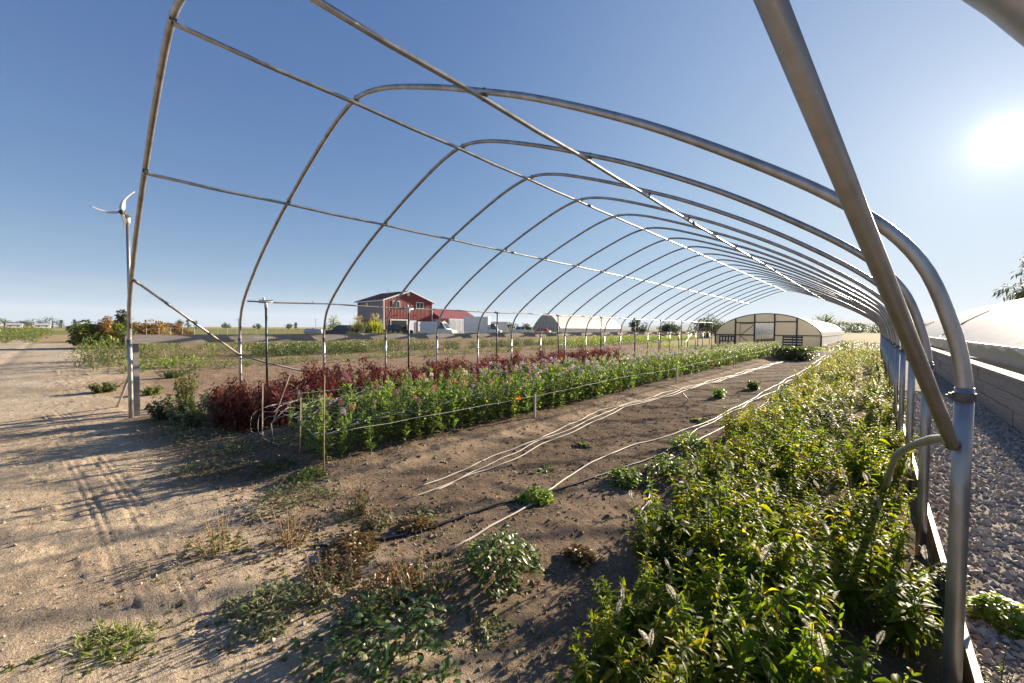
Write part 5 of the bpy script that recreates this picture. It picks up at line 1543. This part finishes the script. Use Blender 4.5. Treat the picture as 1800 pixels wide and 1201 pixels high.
for ang in (84, 188, 282):
    a = math.radians(ang); d0 = -side_ * math.cos(a) * -1 + np.array((0, 0, 1.)) * math.sin(a)
    tang = np.cross(axis, d0)
    V = []
    for t in np.linspace(0, 1, 10):
        ctr = hub + d0 * (.05 + .50 * t) - tang * (.34 * max(0, t - .35) ** 1.6) - axis * .05 * t * t
        w = .048 * (1 - .75 * t) + (.012 if .1 < t < .4 else 0)
        for wv, tv in ((-1, 0), (0, .006), (1, 0), (0, -.004)): V.append(ctr + (tang * .75 + axis * .6) * wv * w + axis * tv)
    q = [(4 * i + k, 4 * i + (k + 1) % 4, 4 * i + 4 + (k + 1) % 4, 4 * i + 4 + k) for i in range(9) for k in range(4)] + [(0, 3, 2, 1), (36, 37, 38, 39)]
    Geo().add(V, q).build('blade', M['film'], wt, True)
# ------------------------------------------------------------------ vegetation beyond, trees, hills, haze
def clump(seed, R, H, n, ll, lw, stems=6, shape='oval', up=(-.2, 1.0), base=.0):
    rs = np.random.default_rng(seed); g = Geo()
    u = rs.normal(size=(n, 3)); u /= np.linalg.norm(u, axis=1)[:, None]
    rad = rs.uniform(.35, 1, n) ** .5
    P = u * rad[:, None] * np.array((R, R, H * .5)) + np.array((0, 0, H * .5 + base))
    P[:, 2] = np.maximum(P[:, 2], .03)
    D = u * .6 + rand_dirs(n, *up, rs) * .8
    leaves(g, P, D, ll * rs.uniform(.6, 1.2, n), lw * rs.uniform(.7, 1.2, n), droop=rs.uniform(.1, .6, n), hi='flat', shape=shape, rs=rs)
    for i in range(stems):
        e = P[rs.integers(n)]; g.tube([(e[0] * .2, e[1] * .2, -.02), e * np.array((.6, .6, .5)), e], .006, 3, m=1, cap=False)
    return g.compact()


def row_stuff(name, label, cat, xy, protos, leafm, size, heads=None, headm=None, hp=.0, seed=0, headh=.8):
    rs = np.random.default_rng(seed); g = Geo(); h = Geo()
    for x, y in xy:
        s = float(size * rs.uniform(.7, 1.25)); k = int(rs.integers(len(protos)))
        z = gz(x, y) if math.hypot(x, y) < 60 else 0.
        g.merge(protos[k], rotz(float(rs.uniform(0, 6.28))), (x, y, z), s)
        if heads is not None:
            for _ in range(int(rs.poisson(hp))):
                h.merge(heads, rotz(float(rs.uniform(0, 6.28))), (x + float(rs.normal(0, .25 * s)), y + float(rs.normal(0, .25 * s)), z + s * headh * float(rs.uniform(.8, 1.25))), float(rs.uniform(.7, 1.3)))
    root = empty(name, (0, 0, 0), label, cat); root['kind'] = 'stuff'
    g.compact().build('foliage', [leafm, ML['stem']], root)['kind'] = 'stuff'
    if h.n: h.compact().build('blossoms', [headm], root)['kind'] = 'stuff'
    return root


def strip(x0, x1, y0, y1, dx, dy, rs, jit=.35, drop=.1):
    out = []
    for x in np.arange(x0, x1, dx):
        for y in np.arange(y0, y1, dy):
            if rs.uniform() > drop: out.append((float(x + rs.normal(0, jit * dx)), float(y + rs.normal(0, jit * dy))))
    return out


rs = np.random.default_rng(51)
CL_LOW = [clump(1300 + i, .32, .30, 60, .11, .05, 4) for i in range(4)]
CL_MID = [clump(1310 + i, .36, .65, 110, .14, .055, 6) for i in range(4)]
CL_TALL = [clump(1320 + i, .34, 1.0, 130, .16, .05, 7, 'lance', (.2, 1.3)) for i in range(4)]
head = Geo(); leaves(head, np.zeros((5, 3)), rand_dirs(5, .1, 1.1, rs), .06, .06, hi='flat', shape='round', rs=rs)
row_stuff('weed_strip', 'thin line of low weeds bordering the bare strip of soil', 'weeds', strip(-18.3, -17.2, 1.6, 46, .55, .55, rs, .35, .25), CL_LOW, ML['weed'], .8, seed=1)
row_stuff('weed_strip', 'yellow green weeds behind the corner post, under the board', 'weeds', strip(-26, -21.5, 1.9, 6.6, .9, .7, rs, .4, .35), CL_TALL, ML['weed'], .75, head, PET['apricot'], .5, seed=2)
row_stuff('weed_strip', 'tall dry weeds on both sides of the outer corner post', 'weeds', strip(-25, -20.2, .7, 2.2, .8, .5, rs, .4, .2), CL_TALL, ML['weed'], .85, seed=21)
row_stuff('weed_strip', 'small bright green weeds in front of the yellow green weeds', 'weeds', strip(-19.4, -18.2, 1.7, 3.4, .5, .45, rs, .3, .1), CL_LOW, ML['weed_bright'], 1.1, seed=3)
row_stuff('flower_row', 'dark green row topped with pale flowers beyond the board', 'flowers', strip(-24.6, -22.2, 6.8, 13.2, .6, .5, rs, .35, .1), CL_MID, ML['weed_dark'], .85, head, PET['cream'], 3.0, seed=4, headh=.62)
row_stuff('flower_row', 'faded pinkish flowers behind the dark green row', 'flowers', strip(-33, -26, 8.5, 20, 1.0, .8, rs, .4, .2), CL_MID, ML['weed'], .95, head, PET['apricot'], 4., seed=5, headh=.6)
row_stuff('shrub_row', 'low dark brownish shrubs in a line beyond the board', 'shrubs', strip(-24, -21, 13.6, 31, .8, .65, rs, .35, .25), CL_MID, ML['tree'], .75, seed=6)
row_stuff('crop_row', 'lush bright green crop row toward the distant greenhouse', 'crop', strip(-25, -19.5, 31, 62, .9, .8, rs, .35, .1), CL_MID, ML['weed_bright'], .85, seed=7)
row_stuff('crop_row', 'green flowering plants in front of the parked vehicles', 'plants', strip(-49, -43, 22, 66, 1.5, 1.3, rs, .4, .2), CL_TALL, ML['weed'], .9, head, PET['cream'], .8, seed=8)
row_stuff('crop_row', 'mixed green rows with orange flowers behind the second post', 'crop', strip(-64, -50, 8, 22, 2.6, 1.3, rs, .4, .35), CL_MID, ML['weed'], .85, head, PET['apricot'], 1.2, seed=9)
row_stuff('flower_field', 'green flower bed across the road on the far side of the yard', 'flower bed', strip(-120, -53.5, -12, -1.9, 3.0, .9, rs, .4, .1), CL_MID, ML['weed'], 1.6, head, PET['orange'], .8, seed=10)
row_stuff('grass_verge', 'rough yellow green grass before the far greenhouse', 'grass', strip(-14, 0, 31.8, 38.2, .8, .8, rs, .4, .3), CL_LOW, ML['stock_lime'], .8, seed=11)
row_stuff('grass_verge', 'rough green growth beside the far greenhouse wall', 'grass', strip(-2.7, .2, 33, 60, .8, 1.2, rs, .4, .3), CL_LOW, ML['weed'], 1.0, seed=12)
row_stuff('weed_strip', 'scattered weeds over the ground beyond the bare strip', 'weeds', strip(-44, -19.5, 2.2, 46, 3.0, 2.2, rs, .5, .55), CL_LOW, ML['weed'], .8, seed=13)

hg = Geo()
for k in range(34): hg.merge(CL_MID[k % 4], rotz(float(rs.uniform(0, 6))), (float(rs.uniform(-.75, .75)), float(rs.uniform(-.45, .45)), 0), 1.0)
o = hg.compact().build('green_bush', [ML['weed_dark'], ML['stem']], None, False, (-3.15, 24.6, 0)); tag(o, 'dense dark green bush at the end of the flower bed', 'bush')


# trees and bushes
def tree(name, label, loc, H, R, lm, n=900, leaf=.3, trunk=.25, lift=.25, cone=False, group=None, seed=0, clumps=18, limbs=7):
    rs = np.random.default_rng(2000 + seed)
    if 'bush' in name: n, leaf, lift = int(n * 1.5), leaf * 1.5, -.12
    t = empty(name, loc, label, 'bush' if 'bush' in name else 'tree', group)
    g = Geo(); tr_ = H * .05 * trunk * 4
    tp = [(0, 0, -.2), (rs.normal(0, .02) * H, rs.normal(0, .02) * H, H * .35), (rs.normal(0, .03) * H, rs.normal(0, .03) * H, H * .85)]
    g.tube(tp, [tr_, tr_ * .7, tr_ * .15], 8)
    for i in range(limbs):
        a = rs.uniform(0, 6.28); z0 = H * rs.uniform(.18, .6); e = np.array((math.cos(a) * R * .75, math.sin(a) * R * .75, z0 + H * rs.uniform(.12, .3)))
        if cone: e = np.array((math.cos(a) * R * .6 * (1 - z0 / H), math.sin(a) * R * .6 * (1 - z0 / H), z0))
        g.tube([(0, 0, z0), (e * .5 + np.array((0, 0, z0 * .5 + .02 * H))), e], [tr_ * .4, tr_ * .25, tr_ * .08], 5)
    g.build('trunk', ML['bark'], t, True)
    g = Geo(); per = n // clumps
    for c_ in range(clumps):
        if cone:
            f = rs.uniform(0, 1) ** .8; z = H * (lift + (1 - lift) * f); rr = R * (1 - f) * rs.uniform(.5, 1.05); a = rs.uniform(0, 6.28)
            ctr = np.array((math.cos(a) * rr, math.sin(a) * rr, z)); cr = np.array((R * .34, R * .34, H * .06)) * (1.15 - .6 * f)
        else:
            u = rs.normal(size=3); u /= np.linalg.norm(u); q = rs.uniform(.35, .95)
            ctr = np.array((u[0] * R * q * .82, u[1] * R * q * .82, H * (lift + (1 - lift) * .5) + u[2] * q * H * (1 - lift) * .43)); cr = np.array((R, R, H * .4)) * rs.uniform(.22, .38)
        d = rs.normal(size=(per, 3)); d /= np.linalg.norm(d, axis=1)[:, None]
        P = ctr + d * cr * rs.uniform(.5, 1.05, per)[:, None]
        P[:, 2] = np.maximum(P[:, 2], .05)
        D = d + rand_dirs(per, -.6, .6, rs)
        if cone: D[:, 2] -= .5
        leaves(g, P, D, leaf * rs.uniform(.6, 1.3, per), leaf * (.5 if not cone else .28) * rs.uniform(.7, 1.2, per), droop=.3, hi='flat', shape='oval', rs=rs)
    g.compact().build('crown', lm, t)
    return t


tree('autumn_bush', 'big dark bush with orange patches beside the road', (-39.0, 1.7, 0), 2.1, 1.75, ML['tree_light'], 2400, .16, .2, .05, seed=1, clumps=26)
tree('autumn_bush', 'round green top bush rising out of the big roadside bush', (-39.5, 2.9, 0), 2.75, .85, ML['tree'], 1000, .15, .2, .35, seed=2, clumps=12)
tree('autumn_bush', 'small orange patch growing through the big roadside bush', (-38.3, 1.9, .4), 1.8, .7, ML['autumn'], 500, .13, .2, .5, seed=3, clumps=8)
tree('autumn_bush', 'dry weedy growth at the foot of the roadside bush', (-37.3, 2.9, 0), 1.2, 1.0, ML['weed_grey'], 900, .14, .2, .0, seed=4, clumps=14)
tree('autumn_bush', 'orange brown feathery bush right behind the corner post', (-54.3, 5.6, 0), 2.3, 2.3, ML['autumn'], 1500, .2, .2, .0, seed=5, clumps=22)
tree('autumn_bush', 'lower orange bush next to the feathery one', (-55.5, 8.2, 0), 1.9, 1.6, ML['autumn'], 900, .2, .2, .0, seed=6, clumps=14)
for (x, y, H, R, lab, nn, sd) in ((-56.3, 28.9, 3.5, 1.0, 'tall reddish green grass clump left of the barn', 420, 7), (-54.4, 30.6, 3.7, 1.05, 'tall yellowing grass clump before the barn side wall', 460, 8)):
    r2 = np.random.default_rng(60 + sd); gg = Geo(); k = nn
    a = r2.uniform(0, 6.28, k); rr = np.sqrt(r2.uniform(0, 1, k)) * R * .5
    leaves(gg, np.stack([np.cos(a) * rr, np.sin(a) * rr, np.full(k, -.02)], -1), rand_dirs(k, 1.05, 1.52, r2), H * r2.uniform(.5, 1.0, k), r2.uniform(.05, .10, k), droop=r2.uniform(.05, .35, k), hi=True, rs=r2)
    k = 60; a = r2.uniform(0, 6.28, k); rr = np.sqrt(r2.uniform(0, 1, k)) * R * .6
    leaves(gg, np.stack([np.cos(a) * rr, np.sin(a) * rr, H * r2.uniform(.65, .9, k)], -1), rand_dirs(k, .9, 1.5, r2), .5, .09, droop=.2, hi=False, m=1, rs=r2)
    tag(gg.build('tall_grass', [ML['weed_grey' if sd == 7 else 'bed_yellow'], ML['straw']], None, False, (x, y, 0)), lab, 'grass clump', 'tall grass clumps by the barn')
tree('round_tree', 'bushy tree with a sunlit side behind the dark blue vehicle', (-92.0, 41.5, 0), 4.6, 2.6, ML['tree_light'], 1100, .28, .25, .1, seed=9)
tree('bare_tree', 'lone spreading tree beyond the far greenhouse roof', (-13.8, 190., 0), 8.6, 5.6, ML['tree_light'], 900, .45, .35, .25, seed=10, clumps=30, limbs=14)
tree('dark_bush', 'large olive bush behind the far greenhouse corner', (-22.6, 78., 0), 4.7, 3.6, ML['tree'], 1600, .26, .2, .05, seed=11, clumps=26)
tree('dark_bush', 'dark round bush left of the large olive bush', (-31.0, 84., 0), 3.5, 2.9, ML['tree'], 1300, .26, .2, .05, seed=12, clumps=22)
tree('dark_bush', 'dark bush at the right end of the distant greenhouse', (-40.5, 88., 0), 4.0, 2.6, ML['tree'], 1200, .26, .2, .05, seed=13, clumps=22)
tree('dark_bush', 'small thin bush between the two dark bushes', (-36.0, 92., 0), 2.8, 1.8, ML['tree_light'], 500, .25, .2, .05, seed=14)
tree('dark_bush', 'round dark tree beside the white pickup trucks', (-84.0, 92.0, 0), 4.4, 2.8, ML['tree'], 800, .3, .2, .1, seed=15)
tree('dark_bush', 'lower dark tree between pickups and gothic greenhouse', (-80.0, 96.0, 0), 3.8, 2.2, ML['tree'], 700, .3, .2, .1, seed=16)
tree('conifer_tree', 'tall dark tree rising over the white film roof at the edge', (24.0, 112.0, 0), 24., 8.5, ML['conifer'], 8000, .95, .22, .05, cone=True, seed=17, clumps=90, limbs=26)
tl = [(-416.7, -24.8, 7.6, 4.8, 'o', 'leftmost tall tree on the horizon across the fields'), (-408.0, -16.9, 5.4, 5.5, 'o', 'wide low tree on the horizon next to the leftmost tall tree'), (-403.7, -13.0, 6.8, 6.2, 'o', 'dark bushy horizon tree between two farmhouses'),
      (-393.9, -4.2, 7.8, 7.3, 'o', 'widest horizon tree over the pale roofed farmhouse'), (-389.5, -.3, 5.2, 1.8, 'c', 'narrow dark tree touching the widest horizon tree'), (-383.3, 5.3, 5.6, 2.4, 'c', 'small cone shaped tree alone left of the roadside bush'),
      (-378.1, 10.0, 3.8, 2.9, 'o', 'tiny low tree just left of the roadside bush'), (-354.1, 31.5, 4.8, 3.0, 'o', 'small horizon tree behind the orange bushes'), (-340.8, 43.5, 4.8, 3.6, 'o', 'low horizon tree just right of the orange bushes'),
      (-337.2, 46.7, 4.4, 3.0, 'o', 'low horizon tree touching the tall pointed pair'), (-333.2, 50.4, 7.6, 2.9, 'o', 'tallest horizon tree right of the orange bushes'), (-329.1, 54.0, 6.0, 1.9, 'c', 'pointed horizon tree right of the tallest one'),
      (-325.0, 57.7, 5.2, 1.8, 'c', 'smaller pointed horizon tree, second right of the tallest'), (-310.8, 70.4, 4.7, 3.6, 'o', 'round horizon tree left of the second post'), (-295.9, 83.9, 4.0, 3.2, 'o', 'low horizon tree right of the first black riser'),
      (-280.6, 97.6, 4.2, 2.9, 'o', 'low horizon tree left of the storage tank'), (-277.3, 100.5, 4.4, 1.7, 'c', 'tiny pointed tree above the storage tank')]
for i, (x, y, H, R, k, lab) in enumerate(tl):
    tree('horizon_tree', lab, (x, y, 0), H, R, ML['tree'], 420, .8, .25, .05, cone=(k == 'c'), group='trees on the far horizon', seed=30 + i, clumps=14, limbs=4)
for i, (x, y, w, lab) in enumerate(((-384.0, -19.0, 6, 'low pale farmhouse near the leftmost horizon trees'), (-371.0, -7.7, 6, 'pale roofed farmhouse under the widest horizon tree'))):
    h_ = empty('farmhouse', (x, y, 0), lab, 'house', 'farmhouses on the horizon')
    Geo().box((-3, -w / 2, 0), (3, w / 2, 1.8)).build('wall', M['white_paint'], h_)
    Geo().prism([(-3.4, 1.8), (3.4, 1.8), (0, 2.9)], 1, -w / 2 - .3, w / 2 + .3).build('roof', surf('pale_grey_roof', (.38, .38, .38), (.3, .3, .3), rough=.8), h_)
    for y_ in (-w / 4, w / 4): Geo().box((3.0, y_ - .4, .8), (3.03, y_ + .4, 1.5)).build('window', M['glass'], h_)
for x, y, H, lab in ((-175.8, 43.9, 4.6, 'thin utility pole in the field left of the second post'), (-247.3, 100.8, 6.5, 'far utility pole above the storage tank')):
    p = empty('utility_pole', (x, y, 0), lab, 'pole', 'utility poles')
    Geo().tube([(0, 0, 0), (0, 0, H)], .16, 6).build('shaft', M['wood_grey'], p); Geo().bar((-.5, -.8, H - .5), (.5, .8, H - .5), .12, .12).build('crossarm', M['wood_grey'], p)
# wire garden fence before the orange bushes
wf = empty('wire_fence', (0, 0, 0), 'thin wire fence on stakes in front of the orange bushes', 'fence')
for k in range(16):
    x, y = -47.5 + .35 * math.sin(k), 3.2 + k * .85
    Geo().tube([(x, y, 0), (x, y, 1.35)], .02, 5).build('fence_stake', M['wood_grey'], wf)
for z in (.6, 1.25): Geo().tube([(-47.5 + .35 * math.sin(k), 3.2 + k * .85, z) for k in range(16)], .008, 4).build('wire', M['pipe_dull'], wf)
# white pipes at the far end of the tunnel
tag(Geo().tube([(-9.0, 30.2, 1.95), (-7.6, 30.4, 1.93)], .022, 6).build('crossbar_pipe', M['white_plastic'], None, True), 'white crossbar at the far end of the black risers', 'pipe')
tag(Geo().tube([(-8.1, 23.2, .35), (-8.6, 26.5, 1.2)], .018, 6).build('leaning_pipe', M['white_plastic'], None, True), 'slanting white pole near the far end of the flower bed', 'pipe')

# hills on the skyline
azs = np.radians(np.linspace(-75, 75, 160)); V = []
for i, a in enumerate(azs):
    d = 6500; h = 55 + 75 * (.5 + float(fbm(np.array([i * .045]), np.array([3.3]), 91, 4)[0])) * (1.2 if -.35 < a < .6 else .5)
    h *= float(np.exp(-((a - .02) / .55) ** 2)) * 1.5
    for rr, z in ((d - 900, -2), (d - 300, h * .55), (d, h), (d + 900, h * .6), (d + 1500, -2)): V.append((math.sin(a) * rr, math.cos(a) * rr, z))
o = Geo().add(V, [(5 * i + k, 5 * i + 5 + k, 5 * i + 6 + k, 5 * i + 1 + k) for i in range(159) for k in range(4)]).build('hills', surf('dry_hills', (.10, .105, .09), (.06, .07, .055), rough=.95, scale=.002, rvar=0), None, True)
tag(o, 'low hazy hills along the skyline', kind='structure')
# tree belt far down the aisle
tb = []
r2 = np.random.default_rng(77)
FB = [clump(1400 + i, 4.5, 5.5, 160, 1.3, .8, 3) for i in range(4)]
for k in range(70): tb.append((float(-70 + 150 * k / 70 + r2.normal(0, 2)), float(330 + r2.normal(0, 12))))
row_stuff('treeline', 'distant belt of green trees behind the far greenhouse', 'trees', tb, FB, ML['tree'], 1.0, seed=14)

# the air: a closed box of thin haze
hb = Geo().box((-8900, -8900, -3.), (8900, 8900, 260.))
hm, hnt, hout = new_mat('thin_haze')
pv = hnt.nodes.new('ShaderNodeVolumePrincipled')
pv.inputs['Color'].default_value = (.72, .84, 1.0, 1)
pv.inputs['Density'].default_value = .00011
pv.inputs['Anisotropy'].default_value = .0
hnt.links.new(pv.outputs[0], hout.inputs['Volume'])
hz = hb.build('haze', hm)
tag(hz, 'thin haze in the air over the fields', 'haze', kind='stuff')
